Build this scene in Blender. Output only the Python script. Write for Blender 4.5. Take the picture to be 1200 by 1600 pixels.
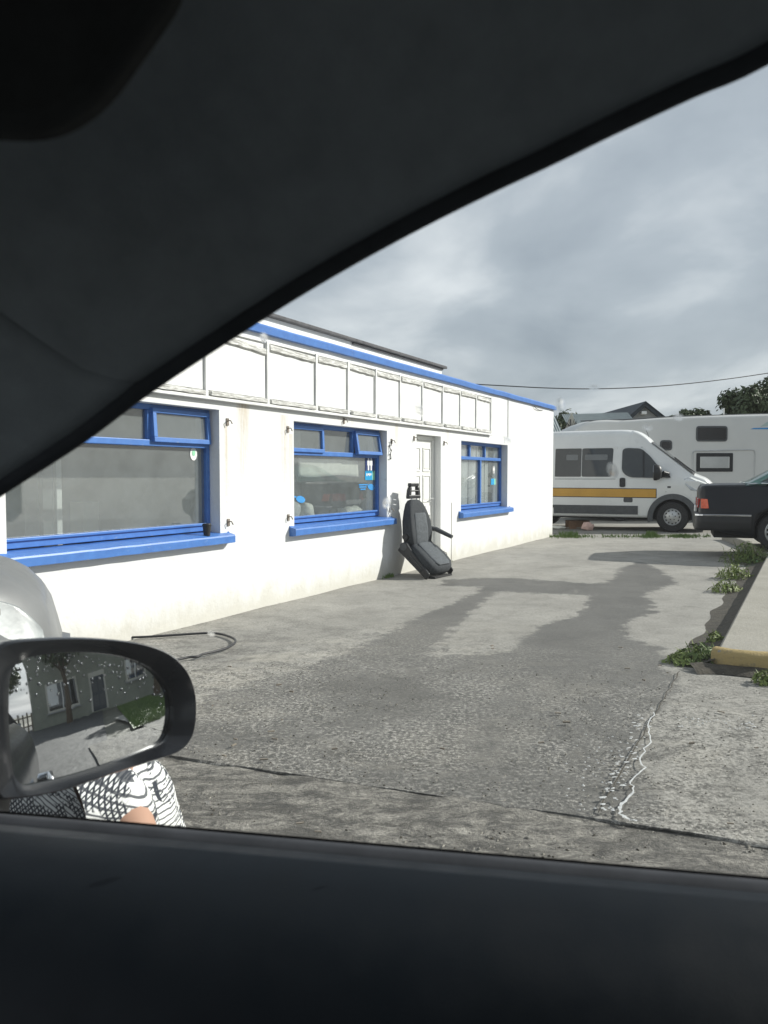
import bpy, bmesh, math, random
import numpy as np
from mathutils import Vector, Matrix, noise as mnoise
R = math.radians
rnd = random.Random(7)
for o in list(bpy.data.objects): bpy.data.objects.remove(o)
scene = bpy.context.scene
COL = scene.collection

# ------------------------------------------------------------------ camera
EYE = 1.4                       # lens height above the forecourt
FPX = 1246.0                    # focal length, in pixels of a 1600 px tall picture
PITCH = math.atan(58 / FPX)
cam_d = bpy.data.cameras.new('camera'); cam = bpy.data.objects.new('camera', cam_d)
COL.objects.link(cam); scene.camera = cam
cam.location = (0, 0, EYE); cam.rotation_euler = (R(90) - PITCH, 0, 0)
cam_d.sensor_fit = 'VERTICAL'; cam_d.sensor_height = 36; cam_d.lens = 36 * FPX / 1600
cam_d.clip_start = 0.02; cam_d.clip_end = 3000
cam_d.dof.use_dof = True; cam_d.dof.focus_distance = 11; cam_d.dof.aperture_fstop = 12.5
scene.render.resolution_x = 768; scene.render.resolution_y = 1024

# ------------------------------------------------------------------ light
SUN_AZ = math.atan2(0.975, 0.22)     # clockwise from +Y
SUN_EL = R(30)
world = bpy.data.worlds.new('World'); scene.world = world; world.use_nodes = True
wn, wl = world.node_tree.nodes, world.node_tree.links
wn.clear()
sky = wn.new('ShaderNodeTexSky'); sky.sky_type = 'NISHITA'; sky.sun_disc = False
sky.sun_elevation = SUN_EL; sky.sun_rotation = SUN_AZ
sky.air_density = 1.2; sky.dust_density = 2.0
tc = wn.new('ShaderNodeTexCoord')
sep = wn.new('ShaderNodeSeparateXYZ'); wl.new(tc.outputs['Generated'], sep.inputs[0])
addz = wn.new('ShaderNodeMath'); addz.operation = 'MAXIMUM'; addz.inputs[1].default_value = 0.0; wl.new(sep.outputs[2], addz.inputs[0])
adz2 = wn.new('ShaderNodeMath'); adz2.operation = 'ADD'; adz2.inputs[1].default_value = 0.22; wl.new(addz.outputs[0], adz2.inputs[0])
dx = wn.new('ShaderNodeMath'); dx.operation = 'DIVIDE'; wl.new(sep.outputs[0], dx.inputs[0]); wl.new(adz2.outputs[0], dx.inputs[1])
dy = wn.new('ShaderNodeMath'); dy.operation = 'DIVIDE'; wl.new(sep.outputs[1], dy.inputs[0]); wl.new(adz2.outputs[0], dy.inputs[1])
cmb = wn.new('ShaderNodeCombineXYZ'); wl.new(dx.outputs[0], cmb.inputs[0]); wl.new(dy.outputs[0], cmb.inputs[1])
def wnoise(scale, detail, rough, dist, off):
    mp = wn.new('ShaderNodeMapping'); mp.inputs['Location'].default_value = off; mp.inputs['Scale'].default_value = (1, 0.75, 1)
    wl.new(cmb.outputs[0], mp.inputs[0])
    n = wn.new('ShaderNodeTexNoise'); n.inputs['Scale'].default_value = scale; n.inputs['Detail'].default_value = detail
    n.inputs['Roughness'].default_value = rough; n.inputs['Distortion'].default_value = dist
    wl.new(mp.outputs[0], n.inputs['Vector']); return n
n1 = wnoise(1.7, 9, 0.52, 0.25, (3.2, 1.4, 0)); n2 = wnoise(0.6, 3, 0.5, 0.2, (8.0, 2.0, 0))
mixn = wn.new('ShaderNodeMix'); mixn.data_type = 'FLOAT'; mixn.inputs[0].default_value = 0.42
wl.new(n1.outputs['Fac'], mixn.inputs[2]); wl.new(n2.outputs['Fac'], mixn.inputs[3])
cr = wn.new('ShaderNodeValToRGB')      # cloud deck: dark slate folds to pale grey tops
cr.color_ramp.elements[0].position = 0.36; cr.color_ramp.elements[0].color = (0.275, 0.315, 0.365, 1)
cr.color_ramp.elements[1].position = 0.62; cr.color_ramp.elements[1].color = (0.66, 0.69, 0.72, 1)
e = cr.color_ramp.elements.new(0.5); e.color = (0.395, 0.437, 0.485, 1)
wl.new(mixn.outputs[0], cr.inputs[0])
cs = wn.new('ShaderNodeVectorMath'); cs.operation = 'SCALE'; cs.inputs['Scale'].default_value = 10.0
wl.new(cr.outputs[0], cs.inputs[0])
cm = wn.new('ShaderNodeMix'); cm.data_type = 'RGBA'; cm.inputs[0].default_value = 0.9
wl.new(sky.outputs[0], cm.inputs[6]); wl.new(cs.outputs[0], cm.inputs[7])
bg = wn.new('ShaderNodeBackground'); bg.inputs['Strength'].default_value = 0.1
wl.new(cm.outputs[2], bg.inputs['Color'])
wo = wn.new('ShaderNodeOutputWorld'); wl.new(bg.outputs[0], wo.inputs['Surface'])
sun_d = bpy.data.lights.new('sun', 'SUN'); sun_d.energy = 4.6; sun_d.angle = R(0.6); sun_d.color = (1.0, 0.965, 0.905)
sun = bpy.data.objects.new('sun', sun_d); COL.objects.link(sun)
to_sun = Vector((math.sin(SUN_AZ) * math.cos(SUN_EL), math.cos(SUN_AZ) * math.cos(SUN_EL), math.sin(SUN_EL)))
sun.rotation_euler = to_sun.to_track_quat('Z', 'Y').to_euler(); sun.location = (20, 5, 20)
scene.render.engine = 'CYCLES'
vs = scene.view_settings; vs.view_transform = 'Standard'; vs.look = 'None'; vs.gamma = 1; vs.exposure = 0.28; vs.use_curve_mapping = False
scene.cycles.max_bounces = 8; scene.cycles.transparent_max_bounces = 16

# ------------------------------------------------------------------ survey helpers (photo pixel + distance -> point of the place)
def ray(x, y):
    a = (x - 600) / FPX; b = (800 - y) / FPX
    return Vector((a, math.cos(PITCH) + b * math.sin(PITCH), -math.sin(PITCH) + b * math.cos(PITCH)))
CAM = Vector((0, 0, EYE))
def gnd(x, y, z=0.0):
    r = ray(x, y); return CAM + r * ((z - EYE) / r.z)
def at(x, y, Y):
    r = ray(x, y); return CAM + r * (Y / r.y)

# ------------------------------------------------------------------ mesh helpers
class MB:
    def __init__(s): s.v = []; s.f = []
    def add(s, vs, fs):
        n = len(s.v); s.v += [tuple(p) for p in vs]; s.f += [tuple(i + n for i in f) for f in fs]; return s
    def box(s, x0, x1, y0, y1, z0, z1, M=None):
        p = [(x0,y0,z0),(x1,y0,z0),(x1,y1,z0),(x0,y1,z0),(x0,y0,z1),(x1,y0,z1),(x1,y1,z1),(x0,y1,z1)]
        if M is not None: p = [M @ Vector(q) for q in p]
        return s.add(p, [(0,3,2,1),(4,5,6,7),(0,1,5,4),(1,2,6,5),(2,3,7,6),(3,0,4,7)])
    def prism(s, poly, y0, y1, ax='y'):          # poly in (x,z) extruded along y, or (x,y) along z
        n = len(poly)
        if ax == 'y': a = [(p[0], y0, p[1]) for p in poly]; b = [(p[0], y1, p[1]) for p in poly]
        elif ax == 'z': a = [(p[0], p[1], y0) for p in poly]; b = [(p[0], p[1], y1) for p in poly]
        else: a = [(y0, p[0], p[1]) for p in poly]; b = [(y1, p[0], p[1]) for p in poly]
        return s.add(a + b, [tuple(range(n))[::-1], tuple(range(n, 2*n))] + [(i, (i+1) % n, n + (i+1) % n, n + i) for i in range(n)])
    def tube(s, pts, r, n=8, cap=True):
        pts = [Vector(p) for p in pts]; rs = r if isinstance(r, (list, tuple)) else [r] * len(pts)
        base = len(s.v); up = Vector((0, 0, 1)); u = None
        for i, p in enumerate(pts):
            t = (pts[min(i+1, len(pts)-1)] - pts[max(i-1, 0)]).normalized()
            if u is None:
                u = t.cross(up);
                if u.length < 1e-3: u = t.cross(Vector((1, 0, 0)))
            else: u = u - t * u.dot(t)
            u.normalize(); w = t.cross(u)
            for k in range(n):
                a = 2 * math.pi * k / n
                s.v.append(tuple(p + (u * math.cos(a) + w * math.sin(a)) * rs[i]))
        for i in range(len(pts) - 1):
            for k in range(n):
                a = base + i*n + k; b = base + i*n + (k+1) % n
                s.f.append((a, b, b + n, a + n))
        if cap:
            s.f.append(tuple(base + k for k in range(n))[::-1]); s.f.append(tuple(base + (len(pts)-1)*n + k for k in range(n)))
        return s
    def lathe(s, prof, n=24, M=None, cap=True):   # prof: (r, h) about local y axis
        base = len(s.v)
        for (r, h) in prof:
            for k in range(n):
                a = 2 * math.pi * k / n; p = Vector((r * math.cos(a), h, r * math.sin(a)))
                s.v.append(tuple(M @ p if M is not None else p))
        for i in range(len(prof) - 1):
            for k in range(n):
                a = base + i*n + k; b = base + i*n + (k+1) % n
                s.f.append((a, b, b + n, a + n))
        if cap:
            s.f.append(tuple(base + k for k in range(n))); s.f.append(tuple(base + (len(prof)-1)*n + k for k in range(n))[::-1])
        return s
    def loft(s, rings, closed=True, caps=True):
        n = len(rings[0]); base = len(s.v)
        for r_ in rings: s.v += [tuple(p) for p in r_]
        m = n if closed else n - 1
        for i in range(len(rings) - 1):
            for k in range(m):
                a = base + i*n + k; b = base + i*n + (k+1) % n
                s.f.append((a, b, b + n, a + n))
        if caps:
            s.f.append(tuple(base + k for k in range(n))[::-1]); s.f.append(tuple(base + (len(rings)-1)*n + k for k in range(n)))
        return s
    def ellipsoid(s, c, r, n=12, m=8, M=None):
        rings = []
        for i in range(m + 1):
            t = math.pi * i / m
            ring_ = []
            for k in range(n):
                a = 2*math.pi*k/n
                p = Vector((r[0]*math.sin(t)*math.cos(a), r[1]*math.sin(t)*math.sin(a), r[2]*math.cos(t)))
                if M is not None: p = M @ p
                ring_.append(p + Vector(c))
            rings.append(ring_)
        return s.loft(rings, True, False)
    def mesh(s, name, smooth=None):
        me = bpy.data.meshes.new(name); me.from_pydata(s.v, [], s.f); me.validate()
        bm = bmesh.new(); bm.from_mesh(me); bmesh.ops.recalc_face_normals(bm, faces=bm.faces); bm.to_mesh(me); bm.free()
        if smooth is not None:
            for p in me.polygons: p.use_smooth = True
            me.set_sharp_from_angle(angle=R(smooth))
        return me
    def build(s, name, mat, parent=None, smooth=None, bevel=0, bseg=2):
        me = s.mesh(name, smooth)
        if mat: me.materials.append(mat)
        o = bpy.data.objects.new(name, me); COL.objects.link(o); o.parent = parent
        if bevel:
            b = o.modifiers.new('bevel', 'BEVEL'); b.width = bevel; b.segments = bseg; b.limit_method = 'ANGLE'; b.angle_limit = R(35)
        return o
def part(name, me, parent, mat=None):
    o = bpy.data.objects.new(name, me); COL.objects.link(o); o.parent = parent; return o
def thing(name, label, cat, loc=(0,0,0), rz=0.0, group=None):
    o = bpy.data.objects.new(name, None); COL.objects.link(o); o.location = loc; o.rotation_euler = (0, 0, rz)
    o.empty_display_size = 0.1
    o['label'] = label; o['category'] = cat
    if group: o['group'] = group
    return o
def tag(o, label, cat, group=None):
    o['label'] = label; o['category'] = cat
    if group: o['group'] = group
    return o
def structure(o): o['kind'] = 'structure'; return o
def stuff(o, label=None, cat=None):
    o['kind'] = 'stuff'
    if label: o['label'] = label; o['category'] = cat
    return o
def B(*a, **k): return MB().box(*a, **k)
def interp(tab, x):
    if x <= tab[0][0]: return tab[0][1]
    for (x0, y0), (x1, y1) in zip(tab, tab[1:]):
        if x <= x1: return y0 + (y1 - y0) * (x - x0) / (x1 - x0)
    return tab[-1][1]
def sinterp(tab, x):                                # smoother interpolation
    if x <= tab[0][0]: return tab[0][1]
    for i, ((x0, y0), (x1, y1)) in enumerate(zip(tab, tab[1:])):
        if x <= x1:
            t = (x - x0) / (x1 - x0)
            m0 = (y1 - tab[i-1][1]) / (x1 - tab[i-1][0]) if i > 0 else (y1 - y0) / (x1 - x0)
            m1 = (tab[i+2][1] - y0) / (tab[i+2][0] - x0) if i + 2 < len(tab) else (y1 - y0) / (x1 - x0)
            h = x1 - x0
            return (2*t**3-3*t**2+1)*y0 + (t**3-2*t**2+t)*h*m0 + (-2*t**3+3*t**2)*y1 + (t**3-t**2)*h*m1
    return tab[-1][1]

# ------------------------------------------------------------------ materials
class NT:
    def __init__(s, name):
        s.m = bpy.data.materials.new(name); s.m.use_nodes = True; s.n = s.m.node_tree.nodes; s.l = s.m.node_tree.links
        s.bsdf = s.n['Principled BSDF']; s.out = s.n['Material Output']; s._tc = None
    def tc(s):
        if s._tc is None: s._tc = s.n.new('ShaderNodeTexCoord')
        return s._tc.outputs['Object']
    def geo(s): return s.n.new('ShaderNodeNewGeometry').outputs['Position']
    def map(s, scale=(1,1,1), rot=(0,0,0), loc=(0,0,0), vec=None):
        m = s.n.new('ShaderNodeMapping'); m.inputs['Scale'].default_value = scale; m.inputs['Rotation'].default_value = rot; m.inputs['Location'].default_value = loc
        s.l.new(vec or s.tc(), m.inputs[0]); return m.outputs[0]
    def noise(s, scale, detail=5, rough=0.55, vec=None, dist=0.0):
        n = s.n.new('ShaderNodeTexNoise'); n.inputs['Scale'].default_value = scale; n.inputs['Detail'].default_value = detail
        n.inputs['Roughness'].default_value = rough; n.inputs['Distortion'].default_value = dist
        s.l.new(vec or s.tc(), n.inputs['Vector']); return n.outputs['Fac']
    def voro(s, scale, vec=None, feat='F1'):
        n = s.n.new('ShaderNodeTexVoronoi'); n.feature = feat; n.inputs['Scale'].default_value = scale
        s.l.new(vec or s.tc(), n.inputs['Vector']); return n.outputs['Distance']
    def ramp(s, fac, *stops):
        r = s.n.new('ShaderNodeValToRGB'); els = r.color_ramp.elements
        while len(els) < len(stops): els.new(0.5)
        for e_, (p, c) in zip(els, stops):
            e_.position = p; e_.color = (c, c, c, 1) if not isinstance(c, (tuple, list)) else (*c, 1)
        s.l.new(fac, r.inputs[0]); return r.outputs[0]
    def mix(s, fac, a, b, mode='MIX'):
        m = s.n.new('ShaderNodeMix'); m.data_type = 'RGBA'; m.blend_type = mode
        for inp, v in ((0, fac), (6, a), (7, b)):
            if isinstance(v, (int, float)): m.inputs[inp].default_value = v if inp == 0 else (v, v, v, 1)
            elif isinstance(v, tuple): m.inputs[inp].default_value = (*v, 1)
            else: s.l.new(v, m.inputs[inp])
        return m.outputs[2]
    def math(s, op, a, b=0.0, clamp=False):
        m = s.n.new('ShaderNodeMath'); m.operation = op; m.use_clamp = clamp
        for i, v in ((0, a), (1, b)):
            if isinstance(v, (int, float)): m.inputs[i].default_value = v
            else: s.l.new(v, m.inputs[i])
        return m.outputs[0]
    def sepxyz(s, vec=None):
        n = s.n.new('ShaderNodeSeparateXYZ'); s.l.new(vec or s.tc(), n.inputs[0]); return n.outputs
    def attr(s, name):
        n = s.n.new('ShaderNodeAttribute'); n.attribute_name = name; return n.outputs['Fac']
    def set(s, inp, v):
        i = s.bsdf.inputs[inp]
        if isinstance(v, (int, float)): i.default_value = v
        elif isinstance(v, tuple): i.default_value = (*v, 1) if len(v) == 3 else v
        else: s.l.new(v, i)
        return s
    def bump(s, h, strength=0.3, dist=0.01):
        b = s.n.new('ShaderNodeBump'); b.inputs['Strength'].default_value = strength; b.inputs['Distance'].default_value = dist
        s.l.new(h, b.inputs['Height']); s.l.new(b.outputs[0], s.bsdf.inputs['Normal']); return s
def paint(name, c, rough=0.5, var=0.12, scale=6.0, metal=0.0, coat=0.0, bump=0.0, bscale=40, spec=0.5):
    t = NT(name); f = t.noise(scale, 6, 0.6)
    lo = tuple(x * (1 - var) for x in c); hi = tuple(min(1, x * (1 + var)) for x in c)
    t.set('Base Color', t.ramp(f, (0.3, lo), (0.7, hi)))
    t.set('Roughness', t.ramp(t.noise(scale * 2.3, 4), (0.3, max(0.02, rough * 0.8)), (0.75, min(1, rough * 1.2))))
    t.set('Metallic', metal); t.set('Coat Weight', coat); t.set('Specular IOR Level', spec)
    if bump: t.bump(t.noise(bscale, 5, 0.6), bump, 0.01)
    return t.m

M = {}
# white rendered wall: brush-painted, grubby at the foot, rust runs under old fixings
def wall_mat(name, stains=()):
    t = NT(name); xyz = t.sepxyz()
    big = t.noise(0.9, 4, 0.6); fine = t.noise(22, 5, 0.6)
    c = t.ramp(big, (0.3, (0.69, 0.695, 0.685)), (0.7, (0.75, 0.757, 0.755)))
    c = t.mix(t.math('MULTIPLY', t.ramp(t.noise(5.5, 8, 0.75), (0.55, 0.0), (0.68, 1.0)), 0.16), c, (0.52, 0.51, 0.46))
    crk = t.voro(0.55, t.map((1, 1, 1.3)), 'DISTANCE_TO_EDGE'); c = t.mix(t.math('MULTIPLY', t.ramp(t.math('ADD', crk, t.math('MULTIPLY', fine, 0.02)), (0.008, 1.0), (0.013, 0.0)), t.math('MULTIPLY', t.ramp(big, (0.5, 0.0), (0.6, 1.0)), 0.28)), c, (0.35, 0.34, 0.30))
    foot = t.math('SUBTRACT', t.math('MULTIPLY', t.noise(3.5, 6, 0.7, t.map((1, 1, 0.5))), 0.62), xyz[2])
    c = t.mix(t.math('MULTIPLY', t.ramp(foot, (0.0, 0.0), (0.25, 1.0)), 0.55), c, (0.46, 0.43, 0.34))
    run = t.noise(5.0, 5, 0.6, t.map((7, 1, 0.35)))
    for (sx, zt, zb, w, a) in stains:
        dx_ = t.math('ABSOLUTE', t.math('SUBTRACT', xyz[0], sx))
        m1 = t.math('SUBTRACT', 1.0, t.math('DIVIDE', dx_, w), True)
        m2 = t.math('DIVIDE', t.math('SUBTRACT', xyz[2], zb), zt - zb, True)
        m3 = t.math('LESS_THAN', xyz[2], zt)
        k = t.math('MULTIPLY', t.math('MULTIPLY', m1, m2), t.math('MULTIPLY', m3, t.ramp(run, (0.35, 0.0), (0.6, 1.0))))
        c = t.mix(t.math('MULTIPLY', k, a), c, (0.42, 0.30, 0.13))
    t.set('Base Color', c); t.set('Roughness', 0.75)
    t.bump(t.math('ADD', t.math('MULTIPLY', fine, 0.35), t.noise(3.0, 4, 0.6)), 0.5, 0.02)
    return t.m
M['wall'] = wall_mat('white_render', [(-11.35, 2.12, 1.3, .14, .8), (-10.62, 2.05, 1.2, .09, .6), (-9.3, 2.14, 1.95, .5, .5), (-11.62, 1.9, 0.9, .05, .7), (-10.5, 1.85, 0.8, .05, .6), (-6.1, 2.1, 1.6, .08, .5), (-7.9, 2.1, 1.5, .07, .5), (-13.0, 2.2, 2.0, .6, .4)])
def blue_mat():
    t = NT('blue_gloss_paint'); n = t.noise(9, 6, 0.65)
    c = t.ramp(n, (0.3, (0.045, 0.145, 0.43)), (0.7, (0.065, 0.20, 0.54)))
    chip = t.ramp(t.noise(30, 4, 0.7, t.map((0.5, 1, 1.4))), (0.66, 0.0), (0.70, 1.0))
    c = t.mix(t.math('MULTIPLY', chip, 0.7), c, (0.35, 0.40, 0.45))
    t.set('Base Color', c); t.set('Roughness', 0.42); t.bump(t.noise(45, 3), 0.15, 0.004); return t.m
M['blue'] = blue_mat()
M['panel'] = paint('sign_panel_white', (0.74, 0.745, 0.735), 0.55, 0.05, 1.8, bump=0.1)
def oldwood():
    t = NT('weathered_white_batten'); v = t.map((1.2, 14, 14)); n = t.noise(6, 7, 0.7, v)
    m = t.ramp(n, (0.42, 0.0), (0.56, 1.0))
    t.set('Base Color', t.mix(m, (0.74, 0.74, 0.71), (0.36, 0.355, 0.33))); t.set('Roughness', 0.8)
    t.bump(n, 0.7, 0.01); return t.m
M['batten'] = oldwood()
M['post'] = paint('painted_batten', (0.74, 0.745, 0.73), 0.65, 0.12, 7, bump=0.25)
M['dark_roof'] = paint('dark_roof_edge', (0.05, 0.05, 0.055), 0.7, 0.3, 5, bump=0.3)
M['upvc'] = paint('white_plastic_door', (0.82, 0.82, 0.79), 0.35, 0.04, 2)
M['rust'] = paint('rusty_metal', (0.20, 0.17, 0.14), 0.7, 0.5, 30, metal=0.3, bump=0.4)
M['inside'] = paint('interior_plaster', (0.48, 0.49, 0.485), 0.9, 0.12, 1.2)
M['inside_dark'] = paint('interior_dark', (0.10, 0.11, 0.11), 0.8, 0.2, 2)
M['paper'] = paint('yellowed_paper', (0.74, 0.73, 0.66), 0.85, 0.08, 5, bump=0.4, bscale=8)
def glass_mat(name, tint, dust, dustcol, refl, rough=0.02, film='ShaderNodeBsdfDiffuse'):
    t = NT(name); t.n.remove(t.bsdf)
    tr = t.n.new('ShaderNodeBsdfTransparent'); tr.inputs[0].default_value = (*tint, 1)
    gl = t.n.new('ShaderNodeBsdfGlossy'); gl.inputs['Roughness'].default_value = rough
    df = t.n.new(film); df.inputs[0].default_value = (*dustcol, 1)
    lw = t.n.new('ShaderNodeLayerWeight'); lw.inputs[0].default_value = 0.5
    f = t.math('ADD', t.math('MULTIPLY', t.math('POWER', lw.outputs['Facing'], 4.0), 0.8), refl, True)
    m1 = t.n.new('ShaderNodeMixShader'); t.l.new(f, m1.inputs[0]); t.l.new(tr.outputs[0], m1.inputs[1]); t.l.new(gl.outputs[0], m1.inputs[2])
    m2 = t.n.new('ShaderNodeMixShader')
    d = t.math('MULTIPLY', t.ramp(t.noise(4, 7, 0.7), (0.25, 0.5), (0.8, 1.0)), dust)
    t.l.new(d, m2.inputs[0]); t.l.new(m1.outputs[0], m2.inputs[1]); t.l.new(df.outputs[0], m2.inputs[2])
    t.l.new(m2.outputs[0], t.out.inputs['Surface']); return t.m
M['shop_glass'] = glass_mat('dusty_shop_glass', (0.93, 0.955, 0.95), 0.19, (0.46, 0.50, 0.50), 0.12)
M['van_glass'] = glass_mat('tinted_vehicle_glass', (0.30, 0.34, 0.35), 0.12, (0.2, 0.22, 0.22), 0.10)
M['van_dark'] = paint('dark_vehicle_glass', (0.050, 0.055, 0.058), 0.08, 0.15, 1.5, spec=0.6)
M['van_dark2'] = paint('painted_glass_reflection', (0.16, 0.17, 0.175), 0.25, 0.1, 3)
M['camper_glass'] = glass_mat('smoked_acrylic', (0.22, 0.20, 0.19), 0.25, (0.16, 0.15, 0.15), 0.05, 0.15)
M['teal_glass'] = glass_mat('green_tinted_glass', (0.35, 0.62, 0.58), 0.10, (0.2, 0.32, 0.30), 0.12)
M['car_pane'] = glass_mat('wet_side_window_glass', (0.96, 0.98, 0.97), 0.014, (0.75, 0.78, 0.80), 0.015, film='ShaderNodeBsdfTranslucent')
def refr(name, ior):
    t = NT(name); t.n.remove(t.bsdf); g = t.n.new('ShaderNodeBsdfRefraction'); g.inputs['IOR'].default_value = ior; g.inputs['Roughness'].default_value = 0.0
    tr = t.n.new('ShaderNodeBsdfTransparent'); mx = t.n.new('ShaderNodeMixShader'); mx.inputs[0].default_value = 0.5
    t.l.new(tr.outputs[0], mx.inputs[1]); t.l.new(g.outputs[0], mx.inputs[2]); t.l.new(mx.outputs[0], t.out.inputs['Surface']); return t.m
M['water'] = refr('rain_water', 1.13)
M['van_white'] = paint('van_white_paint', (0.74, 0.75, 0.74), 0.32, 0.05, 1.5, coat=0.3)
M['camper_white'] = paint('camper_grey_white', (0.62, 0.625, 0.61), 0.45, 0.05, 0.8)
M['plastic_grey'] = paint('grey_moulded_plastic', (0.075, 0.08, 0.085), 0.6, 0.15, 12, bump=0.05)
M['plastic_black'] = paint('black_plastic', (0.018, 0.019, 0.021), 0.45, 0.2, 14)
M['tyre'] = paint('tyre_rubber', (0.022, 0.022, 0.023), 0.8, 0.2, 20, bump=0.2)
M['steel'] = paint('painted_steel_wheel', (0.52, 0.53, 0.53), 0.4, 0.12, 9, metal=0.6)
M['chrome'] = paint('chrome', (0.75, 0.76, 0.78), 0.12, 0.05, 5, metal=1.0)
M['orange'] = paint('orange_stripe', (0.58, 0.32, 0.05), 0.4, 0.08, 3)
M['lamp_clear'] = paint('lamp_clear_plastic', (0.50, 0.52, 0.53), 0.2, 0.25, 14, metal=0.4, coat=0.6)
M['lamp_cloudy'] = paint('cloudy_lamp_plastic', (0.24, 0.26, 0.26), 0.35, 0.45, 7, coat=0.3, bump=0.3, bscale=6)
M['camper_decal'] = paint('faded_green_decal', (0.42, 0.52, 0.50), 0.5, 0.05, 4)
M['lamp_orange'] = paint('tail_lamp_orange', (0.72, 0.10, 0.025), 0.25, 0.2, 25, coat=0.6)
M['lamp_red'] = paint('tail_lamp_red', (0.35, 0.015, 0.012), 0.25, 0.2, 25, coat=0.6)
M['black_paint'] = paint('black_car_paint', (0.007, 0.008, 0.011), 0.35, 0.15, 2, coat=0.0, spec=0.35)
M['silver_paint'] = paint('silver_car_paint', (0.17, 0.175, 0.175), 0.55, 0.12, 2, metal=0.2, coat=0.1)
M['under'] = paint('underbody', (0.02, 0.02, 0.02), 0.9, 0.3, 8)
M['seat_cloth'] = paint('seat_dark_cloth', (0.052, 0.057, 0.062), 0.92, 0.18, 35, bump=0.35, bscale=160, spec=0.2)
M['seat_light'] = paint('seat_insert_cloth', (0.105, 0.115, 0.124), 0.92, 0.18, 30, bump=0.35, bscale=160, spec=0.2)
M['trim'] = paint('car_trim_charcoal', (0.26, 0.285, 0.30), 0.85, 0.10, 40, bump=0.12, bscale=500, spec=0.25)
M['headliner'] = paint('car_headliner_cloth', (0.085, 0.085, 0.082), 0.95, 0.12, 60, bump=0.2, bscale=700, spec=0.1)
M['visor'] = paint('sun_visor_cloth', (0.045, 0.046, 0.046), 0.95, 0.12, 60, bump=0.2, bscale=600, spec=0.1)
M['door_trim'] = paint('door_cap_soft_plastic', (0.006, 0.009, 0.0125), 0.5, 0.10, 9, bump=0.04, bscale=500, spec=0.24)
M['rubber'] = paint('window_seal_rubber', (0.05, 0.054, 0.060), 0.9, 0.2, 20, spec=0.1)
M['mirror_black'] = paint('gloss_black_housing', (0.007, 0.008, 0.010), 0.16, 0.15, 6, coat=0.0, spec=0.3)
t = NT('mirror_silver'); t.set('Base Color', (0.80, 0.82, 0.83)); t.set('Metallic', 1.0)
t.set('Roughness', t.ramp(t.noise(60, 5, 0.6), (0.45, 0.0), (0.8, 0.05))); M['mirror'] = t.m
M['bead'] = paint('rain_bead', (0.16, 0.17, 0.18), 0.2, 0.1, 30, metal=0.8)
M['cup'] = paint('black_paper_cup', (0.015, 0.015, 0.016), 0.5, 0.2, 30)
M['white_plain'] = paint('white_print', (0.80, 0.80, 0.78), 0.5, 0.04, 6)
M['navy'] = paint('navy_print', (0.015, 0.035, 0.14), 0.4, 0.1, 8)
M['cyan'] = paint('cyan_print', (0.02, 0.33, 0.62), 0.4, 0.1, 8)
M['mint'] = paint('mint_print', (0.30, 0.66, 0.42), 0.4, 0.1, 8)
M['sky_print'] = paint('blue_logo_print', (0.05, 0.28, 0.62), 0.4, 0.1, 8)
M['cream'] = paint('cream_render', (0.55, 0.53, 0.46), 0.85, 0.1, 2, bump=0.2)
M['grey_render'] = paint('grey_render', (0.33, 0.335, 0.33), 0.85, 0.08, 2, bump=0.2)
M['tin'] = paint('corrugated_tin', (0.30, 0.34, 0.34), 0.5, 0.15, 3, metal=0.3)
M['slate'] = paint('slate_barge', (0.05, 0.06, 0.07), 0.7, 0.2, 5)
M['card'] = paint('brown_cardboard', (0.20, 0.12, 0.07), 0.9, 0.2, 8)
M['pinkbag'] = paint('torn_pink_wrapper', (0.62, 0.42, 0.36), 0.6, 0.2, 20, bump=0.4, bscale=20)
M['hose'] = paint('black_rubber_hose', (0.018, 0.018, 0.02), 0.55, 0.2, 20)
M['wire'] = paint('black_cable', (0.03, 0.032, 0.035), 0.7, 0.2, 20)
M['olive'] = paint('olive_render', (0.26, 0.27, 0.22), 0.85, 0.1, 2, bump=0.2)
M['trunk'] = paint('bark', (0.10, 0.075, 0.05), 0.95, 0.3, 14, bump=0.6, bscale=25)
M['timber'] = paint('weathered_timber', (0.22, 0.19, 0.15), 0.85, 0.2, 10, bump=0.3)
M['skin'] = paint('skin', (0.44, 0.26, 0.18), 0.5, 0.06, 9)
M['hair'] = paint('brown_hair', (0.06, 0.04, 0.025), 0.6, 0.3, 40, bump=0.5, bscale=90)
M['jeans'] = paint('dark_denim', (0.03, 0.04, 0.07), 0.9, 0.2, 60, bump=0.3, bscale=200)
def leafmat(name, a, b, scale=3):
    t = NT(name); n = t.noise(scale, 4, 0.6); t.set('Base Color', t.ramp(n, (0.3, a), (0.7, b)))
    t.set('Roughness', 0.55); t.set('Specular IOR Level', 0.3)
    t.set('Transmission Weight', 0.0); t.set('Subsurface Weight', 0.0); return t.m
M['leaf_dark'] = leafmat('tree_leaf_dark', (0.045, 0.066, 0.030), (0.11, 0.14, 0.065))
M['leaf_weed'] = leafmat('weed_leaf_dark', (0.055, 0.10, 0.022), (0.14, 0.19, 0.05), 12)
M['leaf_light'] = leafmat('weed_leaf_pale', (0.12, 0.18, 0.04), (0.24, 0.28, 0.08), 12)
M['grass'] = leafmat('verge_grass', (0.06, 0.12, 0.022), (0.14, 0.20, 0.055), 2)
M['foam'] = paint('soap_foam', (0.58, 0.59, 0.58), 0.6, 0.2, 60, bump=0.5, bscale=150)
M['soil'] = paint('black_soil', (0.062, 0.054, 0.040), 0.95, 0.4, 14, bump=0.9, bscale=45)

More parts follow.
